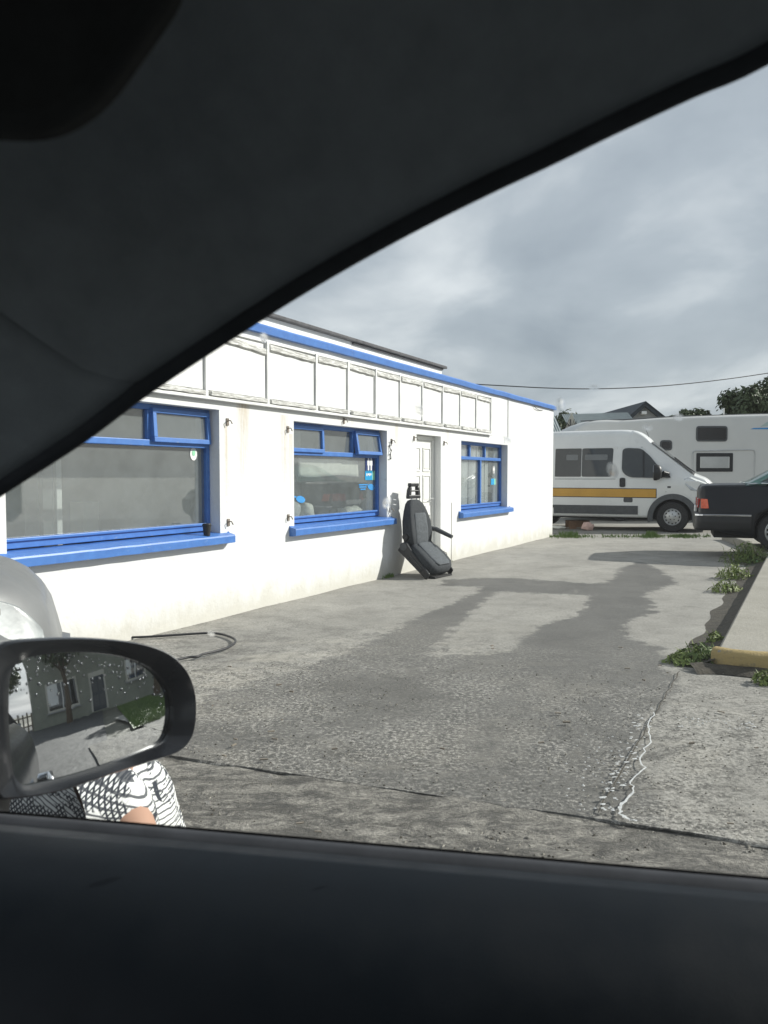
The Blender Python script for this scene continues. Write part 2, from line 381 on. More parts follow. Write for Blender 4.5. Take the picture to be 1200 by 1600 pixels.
def shirt_mat():
    t = NT('white_shirt_black_hatch'); v = t.map((1, 1, 1))
    def waves(scale, rot, dist, lo, hi):
        w = t.n.new('ShaderNodeTexWave'); w.wave_type = 'BANDS'; w.inputs['Scale'].default_value = scale; w.inputs['Distortion'].default_value = dist
        w.inputs['Detail'].default_value = 1.5; w.inputs['Detail Scale'].default_value = 0.8
        t.l.new(t.map((1,1,1), rot), w.inputs['Vector']); return t.ramp(w.outputs['Fac'], (lo, 1.0), (hi, 0.0))
    a = waves(36, (0, R(62), 0), 2.4, 0.13, 0.27)
    b = waves(44, (0, R(20), 0), 1.2, 0.22, 0.40)
    c = waves(44, (0, R(-48), 0), 1.2, 0.22, 0.40)
    blot = t.ramp(t.noise(11, 3, 0.6, dist=0.8), (0.48, 0.0), (0.51, 1.0))
    hatch = t.math('MULTIPLY', t.math('MAXIMUM', b, c), blot)
    k = t.math('MAXIMUM', t.math('MULTIPLY', a, 0.9), hatch)
    t.set('Base Color', t.mix(k, (0.74, 0.75, 0.73), (0.025, 0.03, 0.04))); t.set('Roughness', 0.9); t.bump(t.noise(14, 4), 0.5, 0.02); return t.m
M['shirt'] = shirt_mat()

# concrete of the yard: dry pale crust, a darker damp film where water has run, exposed grit near the road
def yard_mat():
    t = NT('forecourt_concrete'); P = t.geo()
    dry = t.noise(1.1, 9, 0.72, P); grit = t.noise(48, 5, 0.8, P); mid = t.noise(5, 10, 0.8, P, 0.4)
    c = t.ramp(dry, (0.3, (0.225, 0.217, 0.195)), (0.7, (0.365, 0.352, 0.318)))
    c = t.mix(t.math('MULTIPLY', t.ramp(t.noise(2.6, 10, 0.8, P), (0.50, 0.0), (0.62, 1.0)), 0.38), c, (0.12, 0.114, 0.10))
    c = t.mix(t.math('MULTIPLY', t.ramp(grit, (0.38, 1.0), (0.5, 0.0)), 0.6), c, (0.11, 0.104, 0.09))
    g = t.attr('grit')
    patch = t.ramp(t.noise(1.1, 7, 0.7, P, 0.8), (0.40, 0.15), (0.58, 1.0))
    worn = t.noise(0.75, 9, 0.74, t.map((0.8, 1.5, 1), vec=P), 0.9)
    c = t.mix(t.math('MULTIPLY', g, t.ramp(worn, (0.50, 0.0), (0.60, 0.7))), c, (0.40, 0.375, 0.32))
    streak = t.noise(4.5, 12, 0.84, t.map((1.0, 1.1, 1), vec=P), 0.5)
    fleck = t.noise(42, 6, 0.8, P)
    damp = t.math('ADD', t.attr('damp'), t.math('MULTIPLY', t.math('SUBTRACT', mid, 0.5), 1.1))
    d = t.ramp(damp, (0.44, 0.0), (0.52, 1.0))
    c = t.mix(t.math('MULTIPLY', d, t.math('SUBTRACT', 0.95, t.math('MULTIPLY', g, 0.12))), c, t.mix(0.60, c, (0.0, 0.0, 0.0)))
    gp = t.math('MULTIPLY', g, patch)
    c = t.mix(t.math('MULTIPLY', g, t.ramp(worn, (0.36, 0.6), (0.46, 0.0))), c, (0.09, 0.086, 0.075))
    c = t.mix(t.math('MULTIPLY', g, t.ramp(streak, (0.43, 0.85), (0.52, 0.0))), c, (0.080, 0.077, 0.068))
    c = t.mix(t.math('MULTIPLY', gp, t.ramp(fleck, (0.52, 0.0), (0.57, 0.85))), c, (0.46, 0.44, 0.395))
    c = t.mix(t.math('MULTIPLY', gp, t.ramp(fleck, (0.40, 0.9), (0.46, 0.0))), c, (0.05, 0.048, 0.042))
    oil = t.ramp(t.noise(1.7, 6, 0.75, P), (0.60, 0.0), (0.70, 0.35)); c = t.mix(oil, c, (0.09, 0.084, 0.072))
    t.set('Base Color', c)
    t.set('Roughness', t.math('SUBTRACT', 0.88, t.math('MULTIPLY', d, 0.25)))
    h = t.math('ADD', t.math('MULTIPLY', grit, 0.3), t.math('MULTIPLY', t.math('ADD', streak, t.math('MULTIPLY', fleck, 0.6)), t.math('ADD', t.math('MULTIPLY', g, 1.5), 0.2)))
    t.bump(h, 0.5, 0.012); return t.m
M['yard'] = yard_mat()
def road_mat(name, lo, hi, bstr=0.8, stretch=(0.5, 1.8, 1)):
    t = NT(name); P = t.geo(); s = t.noise(8, 9, 0.80, t.map(stretch, vec=P), 0.9); g = t.noise(70, 3, 0.7, P)
    big = t.noise(2.2, 9, 0.78, t.map((0.6, 1.6, 1), vec=P), 1.0)
    c = t.mix(t.ramp(big, (0.42, 0.75), (0.54, 0.0)), t.ramp(s, (0.40, lo), (0.58, hi)), tuple(x * 0.8 for x in lo)); c = t.mix(t.math('MULTIPLY', t.ramp(g, (0.35, 1.0), (0.6, 0.0)), 0.5), c, tuple(x * 0.4 for x in lo))
    t.set('Base Color', c); t.set('Roughness', t.ramp(s, (0.3, 0.45), (0.6, 0.9)))
    t.bump(t.math('ADD', s, t.math('MULTIPLY', g, 0.4)), bstr, 0.03); return t.m
M['apron'] = road_mat('broken_apron', (0.075, 0.071, 0.062), (0.42, 0.398, 0.35), 0.9, (0.8, 1.5, 1))
M['asphalt'] = road_mat('road_asphalt', (0.055, 0.056, 0.056), (0.12, 0.12, 0.115), 0.5)
M['earth'] = road_mat('rough_ground', (0.12, 0.12, 0.09), (0.20, 0.19, 0.15), 0.5, (1, 1, 1))
def island_mat():
    t = NT('island_concrete'); P = t.geo(); n = t.noise(2.2, 7, 0.65, P)
    c = t.ramp(n, (0.3, (0.27, 0.255, 0.215)), (0.7, (0.36, 0.34, 0.295)))
    c = t.mix(t.math('MULTIPLY', t.ramp(t.noise(60, 3, 0.7, P), (0.3, 1.0), (0.5, 0.0)), 0.3), c, (0.12, 0.115, 0.1))
    t.set('Base Color', c); t.set('Roughness', 0.9); t.bump(t.noise(35, 5, 0.65, P), 0.5, 0.015); return t.m
M['island'] = island_mat()
def yellow_mat():
    t = NT('worn_yellow_kerb_paint'); P = t.geo(); z = t.sepxyz(P)[2]; n = t.noise(9, 7, 0.7, P)
    k = t.ramp(t.math('ADD', t.math('MULTIPLY', n, 0.16), z), (0.10, 0.0), (0.14, 1.0))
    c = t.mix(k, (0.045, 0.042, 0.035), (0.40, 0.30, 0.13)); c = t.mix(t.ramp(t.noise(22, 5, 0.7, P), (0.55, 0.0), (0.66, 0.7)), c, (0.24, 0.20, 0.12))
    t.set('Base Color', c); t.set('Roughness', 0.85); t.bump(n, 0.8, 0.02); return t.m
M['kerb_yellow'] = yellow_mat()
# ================================================================== THE GROUND
g = MB().add([(-400,-400,-.10),(400,-400,-.10),(400,900,-.10),(-400,900,-.10)], [(0,1,2,3)]).build('ground', M['earth']); structure(g)
def step_y(x): return 3.52 - 0.375 * x if x < 1.6 else 2.92 - 0.12 * (x - 1.6)
# damp film outline on the yard, surveyed from the photograph
wet_px = [(262,1085),(300,1072),(450,1035),(560,1000),(640,970),(720,938),(760,917),(690,914),(695,906),(770,903),(835,906),(925,913),(962,906),(968,888),(1000,878),(1035,893),(1058,911),(1008,926),(1022,955),(972,975),(985,1000),(1027,1010),(1042,1050),(1062,1080),(1010,1120),(985,1190),(1040,1300),(930,1420),(100,1420),(150,1200)]
dry_px = [(770,924),(925,930),(903,962),(850,975),(790,1021),(688,1022),(705,985),(742,950)]
wet_w = np.array([gnd(*p)[:2] for p in wet_px]); dry_w = np.array([gnd(*p)[:2] for p in dry_px])
def sdist(pts, poly):                      # signed distance, positive inside
    d = np.full(len(pts), 1e9); ins = np.zeros(len(pts), bool)
    for i in range(len(poly)):
        a, b = poly[i], poly[(i + 1) % len(poly)]; ab = b - a
        t_ = np.clip(((pts - a) @ ab) / (ab @ ab), 0, 1); q = a + t_[:, None] * ab
        d = np.minimum(d, np.hypot(*(pts - q).T))
        c = ((a[1] > pts[:, 1]) != (b[1] > pts[:, 1])) & (pts[:, 0] < (b[0] - a[0]) * (pts[:, 1] - a[1]) / (b[1] - a[1] + 1e-12) + a[0])
        ins ^= c
    return np.where(ins, d, -d)
NX, NY = 250, 300
xs = np.linspace(-7, 15, NX); ts = np.linspace(0, 1, NY) ** 1.9
vv = []
for t_ in ts:
    for x in xs:
        y0 = step_y(x); y = y0 + t_ * (48 - y0)
        if t_ == 0: y += 0.03 * mnoise.noise((x * 3.1, 0, 0)) + 0.012 * mnoise.noise((x * 17, 4, 0))
        vv.append((x, y, 0.010 * mnoise.noise((x * 0.9, y * 0.9, 1.3)) + 0.003 * mnoise.noise((x * 9, y * 9, 5)) - (0.012 if t_ == 0 else 0)))
ff = [(j*NX+i, j*NX+i+1, (j+1)*NX+i+1, (j+1)*NX+i) for j in range(NY-1) for i in range(NX-1)]
me = bpy.data.meshes.new('forecourt'); me.from_pydata(vv, [], ff); me.materials.append(M['yard'])
pts = np.array(vv)[:, :2]
sd = np.minimum(sdist(pts, wet_w), -sdist(pts, dry_w) * 1.0)
damp = np.clip(0.5 + sd / 0.62, 0, 1)
# the film thins towards the road, where the crust has worn to grit
gr = np.clip((8.2 - (pts[:, 1] + 0.42 * pts[:, 0])) / 3.2, 0, 1)
damp = np.where(damp > 0.5, damp - 0.42 * gr * np.clip(1 - (pts[:, 0] - 0.1) / 0.9, 0, 1), damp)
for nm, arr in (('damp', damp), ('grit', gr)):
    a = me.attributes.new(nm, 'FLOAT', 'POINT'); a.data.foreach_set('value', arr.astype(np.float32))
for p in me.polygons: p.use_smooth = True
yard = bpy.data.objects.new('forecourt', me); COL.objects.link(yard); structure(yard)
def poly_line(mb, pts_, w, z, seed):       # ragged flat strip
    vs_ = []
    for i, p in enumerate(pts_):
        a = Vector(pts_[max(i-1, 0)]); b = Vector(pts_[min(i+1, len(pts_)-1)]); t_ = (b - a).normalized(); n_ = Vector((-t_.y, t_.x))
        ww = w * (0.6 + 0.8 * abs(mnoise.noise((i * .7, seed, 0)))); off = 0.012 * mnoise.noise((i * .5, seed, 9))
        vs_ += [(p[0] + n_.x*(off - ww), p[1] + n_.y*(off - ww), z), (p[0] + n_.x*(off + ww), p[1] + n_.y*(off + ww), z)]
    mb.add(vs_, [(2*i, 2*i+1, 2*i+3, 2*i+2) for i in range(len(pts_)-1)])
def lerp_pts(a, b, n): return [tuple(Vector(a).lerp(Vector(b), i/(n-1))) for i in range(n)]
jb = MB(); poly_line(jb, lerp_pts(gnd(1062,1052)[:2], gnd(934,1275)[:2], 40), 0.0045, 0.016, 1.0)
jb.build('slab_joint', M['soil'], yard)
# the broken apron between yard and road, a little lower, with a ragged edge
NXa, NYa = 220, 46; va = []
for j in range(NYa):
    for i in range(NXa):
        x = -7 + 16 * i / (NXa - 1); y = step_y(x) + 0.08 - 1.75 * j / (NYa - 1)
        va.append((x, y, -0.011 + 0.012 * mnoise.noise((x*2.2, y*2.2, 0)) + 0.010 * mnoise.noise((x*7, y*11, 3))))
me = bpy.data.meshes.new('roadside_apron'); me.from_pydata(va, [], [(j*NXa+i, j*NXa+i+1, (j+1)*NXa+i+1, (j+1)*NXa+i) for j in range(NYa-1) for i in range(NXa-1)])
me.materials.append(M['apron']); apron = bpy.data.objects.new('roadside_apron', me); COL.objects.link(apron); structure(apron)
for p in me.polygons: p.use_smooth = True
rd = MB().add([(-90,-7,-.06),(-90,2.6,-.06),(-7,5.6,-.06),(1.5,2.0,-.06),(9,.9,-.06),(120,.2,-.06),(120,-7,-.06)], [tuple(range(7))[::-1]]).build('road', M['asphalt']); structure(rd)
fp = MB(); fp.prism([(9,-9.5),(90,-9.5),(90,-7),(9,-7)], -.09, .05, 'z'); structure(fp.build('footpath', M['island']))

# raised concrete island with a yellow painted nose
isl = [(2.40,5.70),(2.62,5.58),(3.1,5.50),(14,4.9),(14,17.2),(7.3,17.2),(6.75,14.6),(6.15,12.73)]
mb = MB(); mb.prism(isl, -.09, .14, 'z'); island = mb.build('kerb_island', M['island'], None, 30, 0.02); structure(island)
yb = MB(); L_ = [(2.375,5.74),(2.44,5.63),(2.62,5.545),(3.1,5.465),(4.6,5.38)]
ins = [(2.44,5.80),(2.52,5.70),(2.66,5.63),(3.1,5.565),(4.6,5.48)]
rows = [[(p[0], p[1], -.05) for p in L_], [(p[0], p[1], .11) for p in L_], [(p[0]*.7+q[0]*.3, p[1]*.7+q[1]*.3, .144) for p, q in zip(L_, ins)], [(q[0], q[1], .145) for q in ins]]
yb.loft(rows, False, False).build('kerb_edge', M['kerb_yellow'], island, 50)
# soil filled gutter along the island
gb = MB(); a = Vector((2.30,5.72)); dd = Vector((0.469,0.883)); nn = Vector((-.883,.469)); rows = []
for i in range(60):
    s_ = i / 59 * 8.2; w = 0.17 + 0.09 * mnoise.noise((s_*1.7, 2, 0))
    p0 = a + dd * s_ - nn * .09; p1 = a + dd * s_ + nn * w
    rows.append([(p0.x, p0.y, .075), ((p0*.6+p1*.4).x, (p0*.6+p1*.4).y, .03 + .015*mnoise.noise((s_*4, 0, 0))), (p1.x, p1.y, .0)])
stuff(gb.loft(rows, False, False).build('gutter_soil', M['soil'], None, 60), 'dark soil filling the gutter beside the concrete island', 'soil')
nb = MB(); rows = []
for i in range(30):
    x = 2.2 + i/29*2.4; y = interp([(2.2,5.66),(2.44,5.6),(2.62,5.53),(3.1,5.45),(4.6,5.37)], x); w = .10 + .07*mnoise.noise((x*4,7,0))
    rows.append([(x, y + .03, .05 + .02*mnoise.noise((x*9,1,0))), (x, y - w*.5, .03), (x, y - w, .002)])
stuff(nb.loft(rows, False, False).build('kerb_soil', M['soil'], None, 60), 'black damp soil at the foot of the yellow kerb', 'soil')

# spilt soap suds and specks
fb = MB()
def blob(mb, x, y, z, rx, ry, rot, h=.004, n=10, seed=0):
    vs_ = []; c_, s_ = math.cos(rot), math.sin(rot)
    for k in range(n):
        a_ = 2*math.pi*k/n; q = 1 + .45*mnoise.noise((math.cos(a_)*1.5+seed, math.sin(a_)*1.5, seed)); px, py = rx*q*math.cos(a_), ry*q*math.sin(a_)
        vs_.append((x + px*c_ - py*s_, y + px*s_ + py*c_, z))
    vs_.append((x, y, z + h)); mb.add(vs_, [(k, (k+1) % n, n) for k in range(n)])
trail = [(1022,1118),(1012,1140),(1015,1165),(1000,1190),(1008,1205),(984,1228),(990,1245),(972,1262),(968,1278),(985,1288),(1000,1290)]
tl = []
for (p0, p1) in zip(trail, trail[1:]):
    for i in range(5): q = gnd(p0[0] + (p1[0]-p0[0])*i/5 + rnd.gauss(0,2.0), p0[1] + (p1[1]-p0[1])*i/5); tl.append((q.x, q.y))
poly_line(fb, tl, 0.0045, .0195, 3.3); poly_line(fb, tl[30:], 0.007, .0190, 8.1)
for i in range(70):
    t_ = rnd.random() ** .7; q = gnd(1030 - 70*t_ - rnd.random()*30, 1110 + 165*t_)
    blob(fb, q.x, q.y, .019, rnd.uniform(.004,.015), rnd.uniform(.003,.009), rnd.uniform(0,.6), h=.002, seed=rnd.random()*50)
for i in range(50):
    q = gnd(rnd.uniform(885,985), rnd.uniform(1150,1275)); blob(fb, q.x, q.y, .018, rnd.uniform(.003,.007), rnd.uniform(.003,.006), 0, seed=rnd.random()*50)
for i in range(40):
    q = gnd(rnd.uniform(1060,1180), 1135 + rnd.gauss(0, 6)); blob(fb, q.x, q.y, .018, rnd.uniform(.003,.010), rnd.uniform(.003,.007), 0, seed=rnd.random()*50)
stuff(fb.build('soap_suds', M['foam']), 'trail of white soap suds on the wet concrete', 'suds')
db = MB()
for i in range(38):
    q = gnd(rnd.uniform(330,1190), rnd.uniform(1000,1300)); z = .014 if q.y > step_y(q.x) else -.02
    l_ = rnd.uniform(.004,.022); a_ = rnd.gauss(0,.6)
    M_ = Matrix.Translation((q.x, q.y, z)) @ Matrix.Rotation(a_, 4, 'Z')
    db.box(-l_, l_, -l_*.3, l_*.3, 0, rnd.uniform(.004,.010), M_)
stuff(db.build('litter_bits', M['timber']), 'dark twigs and leaf bits scattered on the concrete', 'litter')
gbm = MB(); gbd = MB()
for i in range(9000):
    y = 2.3 + 3.6*rnd.random()**1.5; x = rnd.uniform(-1.9, 3.2)
    if y < step_y(x) - 1.3 or mnoise.noise((x*1.3, y*1.3, 8)) < rnd.uniform(-.5,.35): continue
    z = .006 if y > step_y(x) else -.016
    r_ = rnd.uniform(.0025,.0065) * (1.35 if z < 0 else 1.0)
    M_ = Matrix.Translation((x, y, z)) @ Matrix.Rotation(rnd.random()*6, 4, 'Z')
    (gbm if rnd.random() < .6 else gbd).add([M_ @ Vector(p) for p in ((r_*1.5,0,0),(0,r_*.7,0),(-r_*1.2,.1*r_,0),(0,-r_*.8,0),(.1*r_,0,r_*.8))], [(0,1,4),(1,2,4),(2,3,4),(3,0,4)])
stuff(gbd.build('dark_grit', M['soil']), 'dark crumbs of grit lodged in the worn concrete', 'grit')
stuff(gbm.build('grit', M['island']), 'pale loose grit and small stones on the worn concrete', 'grit')

# ================================================================== WHITE GARAGE BUILDING
Bc = Vector((3.8396, 18.145, 0)); dW = Vector((0.46386, 0.88591, 0)); nW = Vector((0.88591, -0.46386, 0))
WROT = math.atan2(dW.y, dW.x)
bld = thing('garage_building', 'long white rendered single storey building with blue window frames and blue parapet edge', 'building', Bc, WROT)
XN, ZT, DEP = -16.2, 2.87, 7.0            # local x along the wall (far corner 0), y into the building
openings = [(-14.08,-11.72,0.80,2.03), (-10.44,-8.19,0.80,2.00), (-7.25,-6.36,0.02,2.00), (-5.52,-3.16,0.78,1.97)]
REV = 0.30
xb = sorted({XN, 0.0, *[v for o in openings for v in o[:2]], *[XN + i*.9 for i in range(1, 18)]}); zb = sorted({-.12, ZT, *[v for o in openings for v in o[2:]], 1.0, 1.5, 2.4})
mb = MB()
def inside_op(x, z): return any(o[0] < x < o[1] and o[2] < z < o[3] for o in openings)
for x0, x1 in zip(xb, xb[1:]):
    for z0, z1 in zip(zb, zb[1:]):
        if inside_op((x0+x1)/2, (z0+z1)/2): continue
        mb.add([(x0,0,z0),(x1,0,z0),(x1,0,z1),(x0,0,z1)], [(0,1,2,3)])
        mb.add([(x0,REV,z0),(x1,REV,z0),(x1,REV,z1),(x0,REV,z1)], [(3,2,1,0)])
for (x0,x1,z0,z1) in openings:
    for a_, b_ in (((x0,z0),(x0,z1)), ((x1,z1),(x1,z0)), ((x0,z1),(x1,z1)), ((x1,z0),(x0,z0))):
        mb.add([(a_[0],0,a_[1]),(b_[0],0,b_[1]),(b_[0],REV,b_[1]),(a_[0],REV,a_[1])], [(0,1,2,3)])
mb.add([(XN,0,-.12),(XN,DEP,-.12),(XN,DEP,ZT),(XN,0,ZT)], [(0,1,2,3)]); mb.add([(0,0,-.12),(0,DEP,-.12),(0,DEP,ZT),(0,0,ZT)], [(0,1,2,3)])
mb.add([(XN,DEP,-.12),(0,DEP,-.12),(0,DEP,ZT),(XN,DEP,ZT)], [(0,1,2,3)]); mb.add([(XN,0,ZT),(0,0,ZT),(0,DEP,ZT),(XN,DEP,ZT)], [(0,1,2,3)])
mb.build('wall', M['wall'], bld)
# rooms behind the glass
for (x0, x1, dp) in ((-15.9,-11.0,4.2), (-10.95,-7.4,3.2), (-5.9,-.3,1.6)):
    rb = MB(); rb.add([(x0,REV+.01,.0),(x1,REV+.01,.0),(x1,dp,.0),(x0,dp,.0),(x0,REV+.01,2.3),(x1,REV+.01,2.3),(x1,dp,2.3),(x0,dp,2.3)], [(0,1,2,3),(4,5,6,7),(3,2,6,7),(0,3,7,4),(1,2,6,5)])
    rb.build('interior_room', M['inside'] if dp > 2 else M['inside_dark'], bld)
for (x0,x1,y0,y1,z0,z1,m) in ((-12.95,-12.83,1.0,1.06,0,2.2,'inside_dark'),(-12.80,-12.74,1.0,1.05,0,2.2,'upvc'),(-12.2,-11.75,2.2,2.6,0,2.25,'inside'),(-13.9,-12.9,2.8,3.2,0,1.0,'inside_dark'),(-12.05,-11.85,1.5,1.7,.75,1.12,'paper'),(-9.4,-9.3,1.6,1.7,0,2.2,'inside_dark'),(-8.6,-8.5,1.2,1.3,0,2.2,'inside'),(-9.9,-9.55,.5,.53,1.7,2.1,'paper')):
    B(x0,x1,y0,y1,z0,z1).build('interior_fitting', M[m], bld, None, .005)
# parapet edge in blue, slightly uneven
mb = MB(); n = 40; rows = []
for i in range(n+1):
    x = XN + (0.06 - XN) * i/n; dz = .010*mnoise.noise((x*1.3, 0, 2)); dy_ = .006*mnoise.noise((x*2, 5, 0))
    rows.append([(x,-.055+dy_,2.865+dz),(x,-.060+dy_,2.935+dz),(x,-.045+dy_,2.955+dz),(x,.20,2.965+dz),(x,.20,2.865+dz)])
mb.loft(rows).build('parapet_trim', M['blue'], bld, 40)
# set-back upper storey wall with dark roof edge
ub = B(-15.9,-4.15,.95,6.6,2.87,3.37); ub.build('upper_wall', M['wall'], bld)
B(-16.1,-4.05,.88,6.7,3.37,3.42).build('upper_roof_edge', M['dark_roof'], bld, None, .01)
B(-5.05,-4.75,.935,.949,2.96,3.27).build('upper_patch', M['panel'], bld)
B(-7.5,-4.15,.915,.949,3.335,3.369).build('upper_gutter', M['dark_roof'], bld, None, .01)
# sign fascia: a row of empty sign bays made of battens
posts = [-14.8,-13.85,-12.9,-11.96,-10.98,-10.04,-9.315,-8.60,-7.855,-7.117,-6.388,-5.658,-4.94,-4.215]
fas = B(posts[0]-.02,posts[-1]+.05,-.018,-.001,2.125,2.80).build('sign_fascia', M['panel'], bld)
B(posts[0]-.03,posts[-1]+.07,-.055,-.019,2.112,2.142).build('bottom_rail', M['post'], fas, None, .004)
pm = B(-.016,.016,-.050,-.019,2.143,2.79).mesh('post'); pm.materials.append(M['post'])
for i, x in enumerate(posts):
    o = part('post', pm, fas); o.location.x = x; o.rotation_euler = (0, R(rnd.uniform(-.5,.5)), 0); o.scale.x = rnd.uniform(.8,1.25)
for i, (x0, x1) in enumerate(zip(posts, posts[1:])):
    B(x0+.03, x1-.03, -.032+rnd.uniform(0,.004), -.019, 2.20, 2.70+rnd.uniform(-.01,.02)).build('sign_panel', M['panel'], fas, None, .003)
    a_ = rnd.uniform(.03,.10); k = .10 + .03*(x1-x0)
    lb = MB(); nseg = 8
    rows = []
    for j in range(nseg+1):
        x = x0+a_ + (x1-x0-a_-.03)*j/nseg; w1_ = .006*mnoise.noise((x*9,i,0)); w2_ = .008*mnoise.noise((x*13,i,5))
        rows.append([(x,-.066+w1_,2.150+w2_),(x,-.066+w1_,2.184+w2_),(x,-.033,2.196+w2_),(x,-.033,2.150)])
    lb.loft(rows).build('ledge', M['batten'], fas)
    lb = MB(); rows = []; sk = rnd.uniform(-.03,.02) - (.05 if i in (3,) else 0); zt0 = 2.735
    for j in range(nseg+1):
        t_ = j/nseg; x = x0+.035 + (x1-x0-.07)*t_; w1_ = .010*mnoise.noise((x*9,i,11)); w2_ = .014*mnoise.noise((x*11,i,15))
        rows.append([(x,-.056+w1_,zt0-.028+w2_+sk*t_),(x,-.052+w1_,zt0+.024+w2_*.5+sk*t_),(x,-.034,zt0+.035+sk*t_),(x,-.034,zt0-.04+sk*t_)])
    lb.loft(rows).build('head_batten', M['batten'], fas)
B(posts[0]-.02,posts[-1]+.03,-.04,-.019,2.775,2.798).build('head_rail', M['post'], fas, None, .003)
# cable run and drip pipe on the right
MB().tube([(-3.18,-.012,2.86),(-3.185,-.012,2.5),(-3.18,-.012,2.12)], .008, 6).build('wall_cable', M['post'], bld, 60)
MB().tube([(-1.55,-.02,2.84),(-1.45,-.03,2.80),(-1.2,-.02,2.78),(-.9,-.02,2.80)], .006, 6).build('loose_wire', M['wire'], bld, 60)
pb = MB().box(-5.93,-5.918,-.004,.0,.0,.95); pb.build('wall_crack', M['rust'], bld)

YF = 0.12         # window frames sit back in the reveals
def sill(par, x0, x1, z):
    mb = MB(); prof = [(YF+.05, z+.045),(-.02, z+.03),(-.085, z+.014),(-.09, z+.0),(-.09, z-.062),(-.05, z-.07),(.0, z-.07),(.0, z-.02),(YF+.05,z-.02)]
    rows = []; n_ = 14
    for j in range(n_+1):
        x = x0-.10 + (x1-x0+.22)*j/n_; w_ = .004*mnoise.noise((x*5, 0, z)); inx = x0 < x < x1
        rows.append([(x, p[0] if (inx or p[0] < .01) else -.001, p[1]+w_) for p in prof])
    mb.loft(rows).build('sill', M['blue'], par, None, .006)
def member(par, x0, x1, z0, z1, y0=YF, y1=YF+.06, nm='rail', bev=.006): return B(x0,x1,y0,y1,z0,z1).build(nm, M['blue'], par, None, bev)
def pane(par, x0, x1, z0, z1, y=YF+.035, m='shop_glass'): return B(x0,x1,y,y+.004,z0,z1).build('pane', M[m], par)
def casement(par, x0, x1, z0, z1, tilt=0.0, y0=YF-.028):
    c = bpy.data.objects.new('casement', None)
    mb = MB(); w = .045
    for bx_ in ((x0,x1,0,w),(x0,x1,(z1-z0)-w,(z1-z0)),): mb.box(bx_[0],bx_[1],0,.055,bx_[2],bx_[3])
    for bx_ in ((x0,x0+w),(x1-w,x1)): mb.box(bx_[0],bx_[1],.001,.054,w,(z1-z0)-w)
    mb2 = MB().box(x0+w*.9,x1-w*.9,.026,.030,w*.9,(z1-z0)-w*.9)
    # hinge along the top edge
    for b_, nm, mat, bev in ((mb,'casement','blue',.005),(mb2,'pane','shop_glass',0)):
        b_.v = [(p[0], p[1], p[2]-(z1-z0)) for p in b_.v]
        o = b_.build(nm, M[mat], par, None, bev); o.location = (0, y0, z1); o.rotation_euler = (R(-tilt), 0, 0)
def window(x0, x1, z0, z1, sill_z, transom, tops, lows, cas):
    zb_ = sill_z + .055
    mb = MB(); w = .05
    mb.box(x0, x0+w, YF, YF+.07, zb_, z1); mb.box(x1-w, x1, YF, YF+.07, zb_, z1)
    mb.box(x0+w, x1-w, YF+.001, YF+.069, z1-w, z1); mb.box(x0+w, x1-w, YF+.001, YF+.069, zb_, zb_+.075)
    fr = mb.build('window', M['blue'], bld, None, .006)
    member(fr, x0+w, x1-w, transom-.028, transom+.028, YF-.012, YF+.06, 'transom')
    B(x0+w, x1-w, YF-.02, YF+.02, zb_+.055, zb_+.078).build('glazing_bead', M['blue'], fr, None, .004)
    ed = [x0+w] + list(tops) + [x1-w]
    for x in tops: member(fr, x-.024, x+.024, transom+.029, z1-w-.001, YF+.002, YF+.06, 'mullion')
    for i, (a_, b_) in enumerate(zip(ed, ed[1:])):
        if i in cas: casement(fr, a_+(.012 if i else -.02), b_-(.012 if i < len(ed)-2 else -.02), transom+.008, z1-w+.02, cas[i])
        else: pane(fr, a_+(.02 if i else -.004), b_-(.02 if i < len(ed)-2 else -.004), transom+.02, z1-w+.004)
    ed = [x0+w] + list(lows) + [x1-w]
    for x in lows: member(fr, x-.03, x+.03, zb_+.076, transom-.029, YF-.004, YF+.06, 'mullion')
    for i, (a_, b_) in enumerate(zip(ed, ed[1:])): pane(fr, a_-.004+(.03 if i else 0), b_+.004-(.03 if i < len(ed)-2 else 0), zb_+.07, transom-.02)
    sill(fr, x0, x1, sill_z); return fr
w1 = window(-14.08,-11.72,.80,2.03,.80,1.685,[-13.33,-12.53],[],{2:4})
w2 = window(-10.44,-8.19,.80,2.00,.79,1.655,[-9.64,-8.90],[],{0:2,2:9})
w3 = window(-5.52,-3.16,.78,1.97,.755,1.69,[-4.80,-4.05],[-4.29],{})
# prints stuck on the glass
def flat(par, nm, m, poly, y, th=.002): return MB().prism(poly, y-th, y, 'y').build(nm, M[m], par)
def rect(x0,x1,z0,z1): return [(x0,z0),(x1,z0),(x1,z1),(x0,z1)]
def ell(cx,cz,rx,rz,n=20,rot=0): return [(cx+rx*math.cos(a)*math.cos(rot)-rz*math.sin(a)*math.sin(rot), cz+rx*math.cos(a)*math.sin(rot)+rz*math.sin(a)*math.cos(rot)) for a in [2*math.pi*k/n for k in range(n)]]
YP = YF + .033
s_ = flat(w1,'round_sticker','white_plain',ell(-11.92,1.60,.048,.062),YP); flat(s_,'sticker_mark','mint',ell(-11.92,1.61,.022,.030),YP-.003)
def figures(par, cx, cz, sc, col='white_plain', back=True):
    if back: q = flat(par,'figures_sticker','navy',rect(cx-.125*sc,cx+.125*sc,cz-.13*sc,cz+.13*sc),YP)
    else: q = par
    for sx in (-1,1):
        x = cx + sx*.040*sc
        body = [(-.034,.03),(-.018,.060),(-.012,.085),(.012,.085),(.018,.060),(.034,.03),(.034,-.03),(.020,-.03),(.018,-.10),(-.018,-.10),(-.020,-.03),(-.034,-.03)]
        flat(q,'figure','white_plain',[(x+px*sc,cz+pz*sc) for px,pz in body],YP-.003)
figures(w2,-8.405,1.555,.95)
